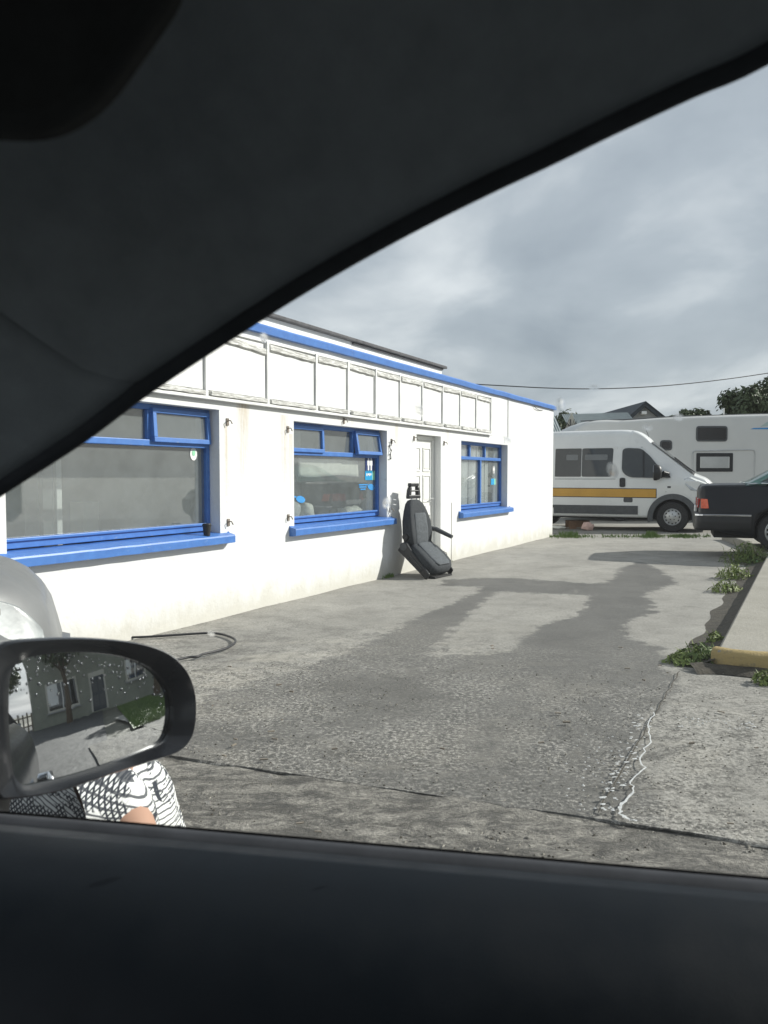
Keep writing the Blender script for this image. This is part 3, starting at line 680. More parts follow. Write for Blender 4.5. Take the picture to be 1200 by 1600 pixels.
q = flat(w2,'notice_sticker','cyan',rect(-8.53,-8.33,1.33,1.455),YP); flat(q,'sticker_edge','mint',rect(-8.329,-8.26,1.33,1.455),YP)
for i, (a_, b_) in enumerate(((-8.50,-8.475),(-8.46,-8.43),(-8.42,-8.40),(-8.39,-8.365))): flat(q,'lettering','white_plain',rect(a_,b_,1.385+.01*(i%2),1.42),YP-.003)
def fish(par, x, z, sc, left=True):
    q = flat(par,'logo_sticker','sky_print',ell(x,z,.10*sc,.042*sc,20,R(-8)),YP)
    for k, (l0, l1) in enumerate(((-.34,-.10),(-.33,-.14),(-.30,-.16))): flat(q,'lettering','sky_print',rect(x+l0*sc,x+l1*sc,z+(.025-.03*k)*sc,z+(.043-.03*k)*sc),YP)
fish(w2,-8.36,1.235,1.0); fish(w2,-10.08,1.115,.95)
figures(w3,-3.52,1.50,.75,back=False); q = flat(w3,'notice_sticker','cyan',rect(-3.66,-3.48,1.215,1.33),YP); flat(q,'sticker_edge','mint',rect(-3.479,-3.41,1.215,1.33),YP)
# paper banner behind the second window
mb = MB(); rows = []
for j in range(25):
    x = -10.02 + 1.42*j/24; rows.append([(x, YF+.10+.012*mnoise.noise((x*6,k*.9,0)), 1.63-.245*k/6 - .012*math.sin(j*.3)) for k in range(7)])
o = mb.loft(rows, False, False).build('paper_banner', M['paper'], w2, 60); sm = o.modifiers.new('thick','SOLIDIFY'); sm.thickness = .002
for nm, x, sx, sz, m in (('plastic_bag',-10.05,.17,.15,'inside'),('paper_bag',-9.70,.11,.10,'paper'),('rag_heap',-8.60,.26,.05,'paper'),('rag_heap',-8.95,.15,.04,'inside_dark')):
    mb = MB(); mb.ellipsoid((x, YF+.20, .90+sz*.5), (sx,.09,sz), 16, 10)
    mb.v = [(p[0]+.05*mnoise.noise((p[0]*14,p[2]*14,1)), p[1], p[2]+.05*mnoise.noise((p[0]*12,p[2]*12,4))) for p in mb.v]
    mb.build(nm, M[m], w2, 60)
B(-10.39,-8.24,YF+.09,YF+.30,.84,.866).build('inner_sill', M['inside'], w2)
# vertical blinds in the far window, a few slats missing
bm_ = B(-.038,.038,-.0008,.0008,.86,1.90).mesh('blind_slat'); bm_.materials.append(M['white_plain'])
x = -5.44; k = 0
while x < -3.22:
    if not (-3.78 < x < -3.42 or -4.42 < x < -4.33 or 7 < k < 9):
        o = part('blind_slat', bm_, w3); o.location = (x, YF+.075, rnd.uniform(-.01,.01)); o.rotation_euler = (R(rnd.uniform(-.6,.6)), R(rnd.uniform(-.8,.8)), R(rnd.choice((-4,-9,-14,-20,-30))))
    x += .090 + rnd.uniform(-.012,.016); k += 1
B(-5.46,-3.2,YF+.075,YF+.12,1.905,1.93).build('blind_rail', M['upvc'], w3)
# panelled white door
dx0, dx1 = -7.24, -6.37
mb = MB(); mb.box(dx0,dx0+.06,YF-.01,YF+.06,.02,1.995); mb.box(dx1-.06,dx1,YF-.01,YF+.06,.02,1.995); mb.box(dx0+.06,dx1-.06,YF-.009,YF+.059,1.93,1.995)
door = mb.build('door', M['upvc'], bld, None, .005)
B(dx0+.063,dx1-.063,YF+.01,YF+.05,.05,1.927).build('door_leaf', M['upvc'], door, None, .004)
cx = (dx0+dx1)/2
for (z0, z1) in ((1.45,1.82),(.98,1.40),(.22,.80)):
    for sx in (-1,1):
        a_, b_ = (cx-.315, cx-.045) if sx < 0 else (cx+.045, cx+.315)
        mb = MB()
        for bx_ in ((a_,b_,z0,z0+.022),(a_,b_,z1-.022,z1)): mb.box(bx_[0],bx_[1],YF-.004,YF+.009,bx_[2],bx_[3])
        for bx_ in ((a_,a_+.022),(b_-.022,b_)): mb.box(bx_[0],bx_[1],YF-.0035,YF+.009,z0+.022,z1-.022)
        mb.box(a_+.045,b_-.045,YF+.002,YF+.009,z0+.045,z1-.045); mb.build('door_panel', M['upvc'], door, None, .006)
B(cx-.14,cx+.14,YF-.006,YF+.009,.875,.925).build('letterbox', M['steel'], door, None, .005)
mb = MB().box(dx1-.115,dx1-.085,YF-.004,YF+.009,.93,1.10); mb.tube([(dx1-.10,YF-.004,1.03),(dx1-.10,YF-.05,1.03),(dx1-.21,YF-.05,1.03)], .009, 8); mb.build('handle', M['steel'], door, 60)
B(dx0,dx1,-.06,YF+.02,-.02,.018).build('threshold', M['island'], bld, None, .006)
# old shutter brackets beside the openings
for (x, z) in ((-11.60,1.92),(-11.60,.93),(-14.2,.95),(-10.56,1.90),(-10.56,.93),(-8.06,1.86),(-9.35,2.065),(-7.34,1.93),(-6.24,1.90),(-6.24,.16),(-8.10,.92)):
    hb = MB().box(x-.018,x+.018,-.010,-.001,z-.035,z+.035); hb.tube([(x,-.008,z+.01),(x-.01,-.05,z+.012),(x+.01,-.055,z-.02)], .006, 6); hb.build('shutter_bracket', M['rust'], bld, 60)
mb = MB()                                  # bundled flex hanging by the middle window
pts_ = [(-8.12 + .03*math.sin(i*1.3), -.02-.01*math.cos(i*.9), 1.86 - .02*i + .03*math.sin(i*2.1)) for i in range(14)]
mb.tube(pts_, .006, 6).build('flex_bundle', M['wire'], bld, 60)
mb = MB(); mb.tube([(-8.15+.02*math.sin(i*.9), -.03, 1.12 - .025*i) for i in range(14)], .007, 6).build('white_flex', M['white_plain'], bld, 60)

# takeaway cup on the first sill
cup_p = Bc + dW*(-11.93) - nW*(-.045)
cup_p = Bc + dW*(-11.96) + nW*(.035)
cup = thing('paper_cup', 'black takeaway coffee cup standing on the blue sill of the nearest window', 'cup', (cup_p.x, cup_p.y, .80+.024))
MX = Matrix.Rotation(R(90), 4, 'X')
MB().lathe([(.030,0),(.030,.004),(.041,.098)], 20, MX).build('cup_body', M['cup'], cup, 40)
MB().lathe([(.043,.096),(.0445,.099),(.0445,.106),(.040,.107),(.038,.116),(.034,.1165)], 20, MX).build('cup_lid', M['plastic_black'], cup, 40)
# black hose lying in a loop by the wall
hp = [gnd(*p) for p in ((150,1001),(220,999),(270,996),(318,993),(335,993),(352,996),(366,1002),(367,1008),(355,1016),(335,1022),(318,1026),(308,1030),(295,1031),(280,1034),(262,1038))]
hp2 = []
for i in range(len(hp)-1):
    for k in range(5):
        t_ = k/5; p0 = hp[max(i-1,0)]; p1 = hp[i]; p2 = hp[i+1]; p3 = hp[min(i+2,len(hp)-1)]
        q = .5*((2*p1) + (-p0+p2)*t_ + (2*p0-5*p1+4*p2-p3)*t_*t_ + (-p0+3*p1-3*p2+p3)*t_**3); hp2.append((q.x, q.y, .020))
tag(MB().tube(hp2, .010, 8).build('rubber_hose', M['hose'], None, 60), 'black rubber hose lying in a loop on the concrete by the wall', 'hose')
#PART3
# ================================================================== VEHICLES
def ring(zb, zt, wb, wt, rb, rt, crown=0.0, zm=None):
    zm = zm if zm is not None else zb + (zt - zb) * .45
    rt = min(rt, (zt - zb) * .45, wt * .9); rb = min(rb, (zt - zb) * .4)
    h = [(0.0, zb), (wb - rb - .02, zb)]
    for k in range(5): a = R(-90 + 90*k/4); h.append((wb - .02 - rb + rb*math.cos(a), zb + rb + rb*math.sin(a)))
    zs_ = zt - rt; zm_ = min(max(zm, zb + rb + .02), zs_ - .02)
    h += [(wb, zb + rb + (zm_ - zb - rb)*.6), (wb, zm_), (wb + (wt - wb)*.5 , zm_ + (zs_ - zm_)*.55)]
    for k in range(6): a = R(90*k/5); h.append((wt - rt + rt*math.cos(a), zt - rt + rt*math.sin(a)))
    h += [((wt - rt)*.5, zt + crown*.75), (0.0, zt + crown)]
    return h
def full(h, x): return [(x, -p[0], p[1]) for p in h] + [(x, p[0], p[1]) for p in h[-2:0:-1]]
def side_at(h, z):
    best = 0
    for (y0, z0), (y1, z1) in zip(h, h[1:]):
        if min(z0, z1) - 1e-6 <= z <= max(z0, z1) + 1e-6 and abs(z1 - z0) > 1e-6: best = max(best, y0 + (y1 - y0)*(z - z0)/(z1 - z0))
    return best
class Body:
    def __init__(s, sec): s.sec = sec                 # sec(x) -> half ring
    def shell(s, xs_): return MB().loft([full(s.sec(x), x) for x in xs_])
    def sp(s, x, z, off=.006): return (x, -(side_at(s.sec(x), z) + off), z)
    def patch(s, poly, off=.006, th=.012):            # polygon on the near side, following the skin
        n = len(poly); a = [s.sp(p[0], p[1], off) for p in poly]; b = [s.sp(p[0], p[1], off - th) for p in poly]
        return MB().add(a + b, [tuple(range(n)), tuple(range(n, 2*n))[::-1]] + [(i, (i+1) % n, n + (i+1) % n, n + i) for i in range(n)])
    def band(s, x0, x1, z0f, z1f, off=.006, th=.012, n=30, rows=2, sgn=1):
        r_ = []
        for i in range(n + 1):
            x = x0 + (x1 - x0)*i/n; zs_ = [z0f(x) + (z1f(x) - z0f(x))*k/rows for k in range(rows + 1)]
            o_ = [s.sp(x, z, off) for z in zs_] + [s.sp(x, z, off - th) for z in zs_[::-1]]
            r_.append([(p[0], p[1]*sgn, p[2]) for p in o_])
        return MB().loft(r_)
    def both(s, mb):                                  # mirror a patch to the far side too
        n = len(mb.v); mb.v += [(p[0], -p[1], p[2]) for p in mb.v]; mb.f += [tuple(i + n for i in f[::-1]) for f in mb.f]; return mb
def build_pair(mb, name, mat, par, smooth=None, bevel=0):   # the same part on either flank, two objects
    mb2 = MB(); mb2.add([(p[0], -p[1], p[2]) for p in mb.v], [f[::-1] for f in mb.f])
    mb.build(name, mat, par, smooth, bevel); mb2.build(name, mat, par, smooth, bevel)
def outline(pts_, n=6, r=.05):                        # round the corners of a polygon
    out = []; m = len(pts_)
    for i in range(m):
        p = Vector(pts_[i]); a = (Vector(pts_[i-1]) - p); b = (Vector(pts_[(i+1) % m]) - p)
        ra = min(r, a.length*.45); rb_ = min(r, b.length*.45); a = p + a.normalized()*ra; b = p + b.normalized()*rb_
        for k in range(n): t_ = k/(n-1); q = a*(1-t_)**2 + p*2*t_*(1-t_) + b*t_*t_; out.append((q.x, q.y))
    return out
def wheel(par, x, y, r, w, rimr, kind, side=-1):
    M_ = Matrix.Translation((x, y, r))
    if side > 0: M_ = M_ @ Matrix.Rotation(math.pi, 4, 'Z')
    ty = MB().lathe([(rimr,-.0),(rimr+.012,-.012),(r-.03,-.016),(r-.008,.004),(r,.03),(r,w-.03),(r-.02,w),(rimr,w)], 40, M_, False)
    wh = ty.build('wheel', M['tyre'], par, 40)
    rm = MB().lathe([(rimr,-.002),(rimr-.012,-.010),(rimr-.022,.0),(rimr-.03,.03),(rimr*.62,.022),(rimr*.5,.004),(rimr*.28,.0),(rimr*.2,-.006),(.001,-.006)], 40, M_, False)
    rim = rm.build('rim', M['steel'], wh, 40)
    hb = MB()
    nh = 12 if kind == 'van' else 15
    for k in range(nh):
        a = 2*math.pi*k/nh; hb.lathe([(.021,.0),(.021,.014),(.001,.014)], 8, M_ @ Matrix.Translation((rimr*.79*math.cos(a), .012, rimr*.79*math.sin(a))), False)
    hb.v = list(hb.v); hb.build('rim_holes', M['under'], rim, 40)
    nb_ = MB()
    for k in range(5):
        a = 2*math.pi*k/5 + .3; nb_.lathe([(.014,-.012),(.014,.01)], 6, M_ @ Matrix.Translation((rimr*.36*math.cos(a), 0, rimr*.36*math.sin(a))))
    nb_.build('wheel_bolts', M['under'], rim)
    return wh

# ---------------------------------------------------------------- white minibus
VX, VY = 2.54, 19.36
van = thing('minibus', 'white high roof minibus with orange stripe and dark tinted side windows', 'van', (VX, VY + 1.03, 0), 0)
VROT = R(-23); wv = Vector((7.0076, VY, 0)); van.rotation_euler.z = VROT
van.location = wv - Matrix.Rotation(VROT, 3, 'Z') @ Vector((4.45, -1.03, 0))
zt_tab = [(0,2.50),(3.0,2.53),(3.35,2.52),(3.6,2.47),(3.8,2.34),(3.95,2.19),(4.3,1.91),(4.6,1.67),(4.92,1.42),(5.05,1.36),(5.2,1.29),(5.34,1.15),(5.40,.98),(5.43,.80)]
wb_tab = [(0,1.0),(.1,1.025),(4.3,1.025),(4.7,1.01),(5.0,.97),(5.2,.90),(5.34,.78),(5.40,.66),(5.43,.55)]
wt_tab = [(0,.90),(3.4,.90),(3.8,.84),(3.95,.82),(4.92,.86),(5.2,.78),(5.34,.66),(5.40,.5),(5.43,.45)]
AX, AR = 4.45, .46
def van_sec(x):
    zb_ = .34
    for c in (AX, 1.05):
        if abs(x - c) < AR: zb_ = max(zb_, .37 + math.sqrt(AR*AR - (x-c)**2) * .98)
    zt_ = sinterp(zt_tab, x); zb_ = min(zb_, zt_ - .2)
    return ring(zb_, zt_, interp(wb_tab, x), interp(wt_tab, x), .08, .17 if x < 3.5 else .09, .03, min(1.25, zt_ - .12))
vb = Body(van_sec)
xs_v = sorted(set([round(v, 3) for v in list(np.linspace(0, 3.2, 14)) + list(np.linspace(3.2, 5.43, 60)) + list(np.linspace(.58, 1.52, 22)) + list(np.linspace(AX-AR, AX+AR, 26))]))
vb.shell(xs_v).build('body', M['van_white'], van, 32)
B(.3,5.2,-.8,.8,.30,.85).build('chassis', M['under'], van)
def vx(px): return (px - 600)/FPX*VY - VX
def vz(py): return EYE - (py - 742)/FPX*VY
gl = vb.patch(outline([(vx(866),vz(745)),(vx(908.5),vz(745)),(vx(908.5),vz(699)),(vx(866),vz(699))],4,.03),.008); gl.build('side_window', M['van_dark'], van)
gl = vb.patch(outline([(vx(909.5),vz(745)),(vx(957),vz(745)),(vx(959),vz(699)),(vx(909.5),vz(699))],5,.05),.008); gl.build('side_window', M['van_dark'], van)
for (a_, b_) in ((.1,.75),(.78,1.52)): vb.patch(outline([(a_,vz(745)),(b_,vz(745)),(b_,vz(699)),(a_,vz(699))],4,.04),.008).build('side_window', M['van_dark'], van)
wn_ = [(vx(972.5),vz(735)),(vx(973),vz(702)),(vx(978),vz(699)),(vx(1001),vz(700)),(vx(1014),vz(711)),(vx(1034),vz(736)),(vx(1036),vz(747)),(vx(988),vz(746)),(vx(979),vz(743))]
cw = vb.patch(outline(wn_,5,.07),.030,.06); cw.build('cab_window', M['van_dark'], van)
for (a_, b_) in ((884,903),(914,950)): vb.patch(outline(rect(vx(a_),vx(b_),vz(718),vz(709)),3,.03),.010,.004).build('painted_reflection', M['van_dark2'], van)  # pale bands painted on the glass for headrests and reflections
vb.patch([(vx(1005),vz(746.5)),(vx(1007.5),vz(746.5)),(vx(1006.5),vz(705)),(vx(1004),vz(702))],.034,.03).build('quarter_bar', M['plastic_black'], van)
# cab interior seen through the door glass
MB().ellipsoid((3.65,-.45,1.45),(.16,.24,.42),12,8).build('cab_seat', M['plastic_grey'], van, 60)
MB().ellipsoid((4.15,-.5,1.45),(.30,.26,.16),12,8).build('cab_dash', M['plastic_grey'], van, 60)
# stripe and rub strip
sf0 = lambda x: .86 - .015*x/5; sf1 = lambda x: 1.06 - .015*x/5
xe = vx(1026)
mb = vb.band(.02, xe, lambda x: sf0(x)-.018, lambda x: sf1(x)+.018, .004, .010, 40); mb.build('stripe_border', M['plastic_black'], van)
vb.band(.02, xe-.015, sf0, sf1, .007, .010, 40).build('stripe', M['orange'], van)
vb.band(.05, vx(998), lambda x: .42, lambda x: .635, .018, .03, 40, 3).build('rub_strip', M['plastic_grey'], van, None, .01)
# door seams, handle, badge
mb = vb.patch([(vx(964.6),.40),(vx(965.4),.40),(vx(965.4),2.1),(vx(964.6),2.1)],.003,.006); mb.add(*(lambda q: (q.v, q.f))(vb.patch([(vx(1039.5),.98),(vx(1040.2),.98),(vx(1041.2),1.33),(vx(1040.4),1.33)],.003,.006)))
mb.add(*(lambda q: (q.v, q.f))(vb.patch([(vx(965),vz(697)),(vx(1003),vz(697.6)),(vx(1003),vz(698.4)),(vx(965),vz(697.8))],.003,.006)))
for q_ in (vb.patch(rect(1.60,1.612,.40,2.06),.003,.006), vb.patch(rect(1.60,3.10,1.29,1.302),.003,.006), vb.patch(outline(rect(3.30,3.52,.72,.84),3,.03),.003,.004)): mb.add(q_.v, q_.f)
mb.build('door_seams', M['plastic_grey'], van)
vb.patch(outline([(vx(969.5),vz(761.5)),(vx(978.5),vz(761.5)),(vx(978.5),vz(746.5)),(vx(969.5),vz(746.5))],5,.05),.03,.035).build('door_handle', M['plastic_black'], van, None, .008)
vb.band(0.05, 3.28, lambda x: 2.075, lambda x: 2.10, .012, .02, 20, 1).build('roof_gutter', M['van_white'], van)
vb.patch(rect(vx(1042),vx(1047),vz(762.6),vz(759.6)),.004,.008).build('badge', M['plastic_grey'], van)
# wheel arch flare + bumper in grey plastic
mb = MB(); rows = []
for k in range(33):
    a = R(-14 + 208*k/32); ca, sa = math.cos(a), math.sin(a)
    def pt(rr, off): x = AX + rr*ca; z = .37 + rr*sa*.98; return vb.sp(min(x, 5.3), max(.26, min(z, sinterp(zt_tab, min(x,5.3)) - .12)), off) if rr > AR + .01 else (x, -(interp(wb_tab, x) + off), z)
    yb_ = -(interp(wb_tab, AX))
    rows.append([(AX+(AR-.01)*ca, yb_+.03, .37+(AR-.01)*sa*.98), (AX+(AR-.01)*ca, yb_-.035, .37+(AR-.01)*sa*.98), (AX+(AR+.10)*ca, yb_-.030, .37+(AR+.10)*sa*.98), (AX+(AR+.125)*ca, yb_+.02, .37+(AR+.125)*sa*.98)])
mb.loft(rows, True, True).build('wheel_arch', M['plastic_grey'], van, 40)
bsec = lambda x: ring(.24, .80, interp(wb_tab, x)+.015, interp(wb_tab, x)+.012, .06, .06, 0, .5)
MB().loft([full(bsec(x), x) for x in (4.97,5.1,5.2,5.3,5.36,5.42,5.47)]).build('bumper', M['plastic_grey'], van, 35)
# head lamp on the front corner, windscreen, wipers, mirror
hl = vb.patch([(vx(1066),vz(748)),(vx(1072),vz(746)),(vx(1083),vz(751)),(vx(1092),vz(757)),(vx(1094),vz(763)),(vx(1088),vz(768)),(vx(1076),vz(766)),(vx(1068),vz(757))],.012,.03)
build_pair(hl, 'headlamp', M['lamp_clear'], van, None, .004)
ws = MB(); rows = []
for x in np.linspace(3.98, 4.88, 10):
    h = van_sec(x); wt_ = interp(wt_tab, x) - .03; zt_ = sinterp(zt_tab, x)
    rows.append([(x, wt_*k/6, zt_ + .015 + .03*(1-(k/6)**2) - .015*(abs(k)/6)**4) for k in range(-6, 7)])
ws.loft(rows, False, False); o = ws.build('windscreen', M['van_dark'], van, 60)
rows = []
for x in np.linspace(3.93, 4.93, 10):
    wt_ = interp(wt_tab, x) - .005; zt_ = sinterp(zt_tab, x); rows.append([(x, wt_*k/6, zt_ + .006 + .03*(1-(k/6)**2) - .015*(abs(k)/6)**4) for k in range(-6, 7)])
MB().loft(rows, False, False).build('windscreen_surround', M['plastic_black'], van, 60)
MB().tube([(4.93,-.60,1.47),(4.80,-.45,1.56),(4.45,-.40,1.84)], .010, 6).build('wiper', M['plastic_black'], van, 60)
MB().tube([(3.82,-.3,2.36),(3.72,-.3,2.62)], .006, 6).build('aerial', M['plastic_black'], van, 60)
mm = MB(); mm.tube([(vx(1043),-1.0,1.42),(vx(1036),-1.12,1.46)], [.05,.04], 10); mm.prism(outline([(vx(1034),1.34),(vx(1047),1.33),(vx(1042),1.48),(vx(1036),1.50)],4,.03), -1.05, -.93)
mir = mm.build('door_mirror', M['plastic_black'], van, 40)
c0 = Vector((vx(1027),-1.20,vz(738))); mb = MB()
mb.loft([[(c0.x + sx_, c0.y + .12*math.cos(a)*q, c0.z + .20*math.sin(a)*q) for a in [2*math.pi*k/16 for k in range(16)]] for sx_, q in ((-.07,.86),(-.075,.98),(-.02,1.0),(.06,.85),(.11,.45))]); mb.build('mirror_head', M['plastic_black'], mir, 50)
mb = MB().loft([[(c0.x - .078, c0.y + .10*math.cos(a), c0.z + .17*math.sin(a)) for a in [2*math.pi*k/16 for k in range(16)]], [(c0.x - .082, c0.y + .10*math.cos(a), c0.z + .17*math.sin(a)) for a in [2*math.pi*k/16 for k in range(16)]]]); mb.build('mirror_glass', M['mirror'], mir)
wheel(van, AX, -1.02, .375, .22, .205, 'van'); wheel(van, 1.05, -1.02, .375, .22, .205, 'van')
wheel(van, AX, 1.02, .375, .22, .205, 'van', 1); wheel(van, 1.05, 1.02, .375, .22, .205, 'van', 1)

# ---------------------------------------------------------------- motorhome behind it
CX0, CY = at(893,668,24.0).x, 24.0
camper = thing('motorhome', 'large pale grey motorhome parked behind the white minibus', 'motorhome', (CX0, CY + 1.15, 0), 0)
ct = [(0,2.55),(.06,2.72),(.2,2.86),(.5,2.99),(.9,3.05),(1.6,3.05),(3.0,3.14),(6.4,3.24),(6.7,3.18),(6.9,2.9),(7.0,2.4)]
def camp_sec(x):
    zb_ = .42
    for c in (1.5, 5.6):
        if abs(x-c) < .42: zb_ = .34 + math.sqrt(max(0,.42**2-(x-c)**2))
    return ring(zb_, sinterp(ct, x), 1.15, 1.13, .05, .12, .03, 1.6)
cbd = Body(camp_sec); cbd.shell(sorted(set([round(v,3) for v in list(np.linspace(0,7,40)) + list(np.linspace(1.08,1.92,12)) + list(np.linspace(5.18,6.02,12)) + [.03,.06,.12,.2]]))).build('body', M['camper_white'], camper, 30)
B(.3,6.7,-.9,.9,.30,.9).build('chassis', M['under'], camper)
def cx_(px): return (px-600)/FPX*CY - CX0
def cz_(py): return EYE - (py-742)/FPX*CY
def camp_win(x0,x1,y0,y1,m,frame,fw=.05,r=.08):
    f_ = cbd.patch(outline([(cx_(x0),cz_(y1)),(cx_(x1),cz_(y1)),(cx_(x1),cz_(y0)),(cx_(x0),cz_(y0))],6,r),.02,.03).build('window', M[frame], camper, None, .006)
    cbd.patch(outline([(cx_(x0)+fw,cz_(y1)+fw),(cx_(x1)-fw,cz_(y1)+fw),(cx_(x1)-fw,cz_(y0)-fw),(cx_(x0)+fw,cz_(y0)-fw)],6,r*.6),.026,.004).build('pane', M[m], f_)
    return f_
camp_win(1086,1135,666,690,'camper_glass','plastic_grey',.05,.10)
camp_win(1030,1049,688,704,'camper_glass','plastic_grey',.05,.10)
f_ = camp_win(1087,1144,708,737,'camper_white','plastic_black',.11,.03)
cbd.patch(rect(cx_(1094),cx_(1137),cz_(731),cz_(714)),.03,.003).build('curtain', M['inside'], f_)
mb = MB(); tr = outline([(cx_(1081),.95),(cx_(1178),.95),(cx_(1178),cz_(703)),(cx_(1081),cz_(705))],6,.10)
mb.tube([cbd.sp(p[0],p[1],.008) for p in tr] + [cbd.sp(*tr[0],.008)], .018, 6, False); mb.build('locker_door_trim', M['steel'], camper, 60)
for y_ in (1.0,): cbd.band(.3,6.8,lambda x:.93,lambda x:.97,.015,.02,20,1).build('skirt_rail', M['steel'], camper)
cbd.patch([(cx_(1170),cz_(671)),(cx_(1215),cz_(671)),(cx_(1215),cz_(668)),(cx_(1176),cz_(669))],.006,.01).build('decal', M['teal_glass'] if False else M['sky_print'], camper)
cbd.patch([(cx_(1186),cz_(667)),(cx_(1215),cz_(664)),(cx_(1215),cz_(655)),(cx_(1196),cz_(660))],.006,.01).build('decal', M['camper_decal'], camper)
MB().tube([(0.3,-1.02,3.02),(1.6,-1.03,3.06),(3.0,-1.03,3.15),(6.3,-1.03,3.25)], .02, 6).build('roof_rail', M['plastic_grey'], camper, 60)
B(4.65,4.69,-.9,-.86,3.2,3.42).build('roof_vent', M['upvc'], camper, None, .01)
for x_ in (1.5,5.6): wheel(camper,x_,-1.12,.34,.2,.2,'van'); wheel(camper,x_,1.12,.34,.2,.2,'van',1)

# ---------------------------------------------------------------- generic car: lower body loft + glasshouse
def car(name, label, loc, rz, P, group=None):
    root = thing(name, label, 'car', loc, rz, group)
    def sec(x):
        zb_ = P['zb'](x)
        for c in P['axles']:
            if abs(x-c) < P['ar']: zb_ = max(zb_, P['wr'] + math.sqrt(P['ar']**2-(x-c)**2)*.97)
        zt_ = sinterp(P['zt'], x); zb_ = min(zb_, zt_-.10)
        return ring(zb_, zt_, interp(P['wb'], x), interp(P['wt'], x), .07, P.get('rt',.09), .02, min(P.get('zm',.62), zt_-.1))
    b = Body(sec); L = P['L']
    xs_ = sorted(set([round(v,3) for v in list(np.linspace(0,L,50)) + [.02,.05,.1,L-.02,L-.05,L-.1] + [c+P['ar']*math.sin(R(a)) for c in P['axles'] for a in range(-90,91,9)]]))
    b.shell(xs_).build('body', M[P['paint']], root, 30)
    B(.25,L-.3,-.62,.62,.20,.62).build('chassis', M['under'], root)
    def gsec(x):
        zt_ = interp(P['roof'], x); z0 = sinterp(P['zt'], x) - .03
        return ring(z0, max(zt_, z0+.05), interp(P['wt'], x)-.03, interp(P['wr_t'], x), .02, .10, .03, z0+.05)
    gb_ = Body(gsec); x0, x1 = P['roof'][0][0], P['roof'][-1][0]
    gb_.shell(list(np.linspace(x0, x1, 44))).build('glasshouse', M[P['glass']], root, 30)
    # roof skin and pillars over the glass
    rx = [x for x in np.linspace(x0, x1, 60) if interp(P['roof'], x) > P['roofz'] - .05]
    rows = []
    for x in rx:
        h = gsec(x)[-7:]; rows.append([(x, -(p[0]+.006), p[1]+.008) for p in h] + [(x, p[0]+.006, p[1]+.008) for p in h[-2::-1]])
    MB().loft(rows, False, False).build('roof', M[P['paint']], root, 40)
    for (xa, xb_, xc, xd) in P['pillars']:
        mb = gb_.band(0, 1, lambda t_: 0, lambda t_: 0) if False else MB()
        rows = []
        for k in range(9):
            t_ = k/8; xl = xa + (xc-xa)*t_; xr = xb_ + (xd-xb_)*t_
            za = lambda x: sinterp(P['zt'], x) - .02
            zl = za(xl) + (interp(P['roof'], xc) - .03 - za(xa))*t_; zr = za(xr) + (interp(P['roof'], xd) - .03 - za(xb_))*t_
            zl = min(zl, interp(P['roof'], xl)+.0); zr = min(zr, interp(P['roof'], xr)+.0)
            rows.append([gb_.sp(xl, zl, .008), gb_.sp(xr, zr, .008), gb_.sp(xr, zr, -.01), gb_.sp(xl, zl, -.01)])
        mb.loft(rows); build_pair(mb, 'pillar', M[P['paint']], root, 40)
    for c in P['axles']:
        wheel(root, c, -P['wy'], P['wr'], .19, P['rim'], 'car'); wheel(root, c, P['wy'], P['wr'], .19, P['rim'], 'car', 1)
    return root, b, gb_
SY = 13.35; SX = at(1092,790,SY).x
blackP = dict(L=4.75, paint='black_paint', glass='teal_glass', axles=[1.22,3.95], ar=.37, wr=.325, rim=.215, wy=.875, zm=.66, rt=.11,
  zb=lambda x: interp([(0,.42),(.25,.33),(.5,.28),(.9,.22),(4.2,.22),(4.75,.38)], x),
  zt=[(0,.98),(.03,1.06),(.10,1.085),(.6,1.10),(1.1,1.105),(1.5,1.06),(3.2,1.03),(4.2,.95),(4.65,.86),(4.75,.72)],
  wb=[(0,.74),(.04,.83),(.15,.875),(.6,.895),(4.1,.895),(4.6,.83),(4.75,.68)], wt=[(0,.66),(.1,.74),(.6,.78),(1.5,.79),(4.2,.77),(4.75,.6)],
  roof=[(.72,1.10),(.80,1.13),(1.35,1.44),(1.7,1.50),(2.5,1.52),(2.95,1.46),(3.6,1.06)], roofz=1.50, wr_t=[(.72,.70),(1.4,.60),(2.6,.60),(3.6,.66)],
  pillars=[(1.02,1.30,1.46,1.60),(2.25,2.33,2.25,2.32),(3.42,3.52,2.92,3.0)])
black, bb, bg_ = car('saloon_car', 'black saloon parked on the concrete island, only its rear in view', (SX + .30, SY + .82, .14), R(-20), blackP)
bb.patch(outline([(.03,.70),(.155,.70),(.135,.855),(.03,.860)],3,.01),.028,.06).build('indicator_lamp', M['lamp_orange'], black, None, .006)
MB().box(-.018,.03,-.72,-.25,.70,.86).build('tail_lamp', M['lamp_red'], black, None, .01); MB().box(-.018,.03,.25,.72,.70,.86).build('tail_lamp', M['lamp_red'], black, None, .01)
bsec2 = lambda x: ring(.33, .62, interp(blackP['wb'], max(0,x))+.03, interp(blackP['wb'], max(0,x))+.03, .05, .04, 0, .5)
MB().loft([full(bsec2(x), x-.06) for x in (0,.02,.06,.12,.3,.6,.86)]).build('bumper', M['plastic_black'], black, 40)
bm2 = MB(); rows = []
for x in (-.058,-.04,.0,.06,.24,.54,.80):
    y_ = interp(blackP['wb'], max(0,x+.06))+.03; rows.append([(x,-(y_+.014),.575),(x,-(y_+.014),.605),(x,-(y_-.01),.605),(x,-(y_-.01),.575)])
bm2.loft(rows).build('bumper_strip', M['chrome'], black, None, .004)
bb.band(1.62,4.4,lambda x:.40,lambda x:.43,.012,.02,16,1).build('side_strip', M['chrome'], black)
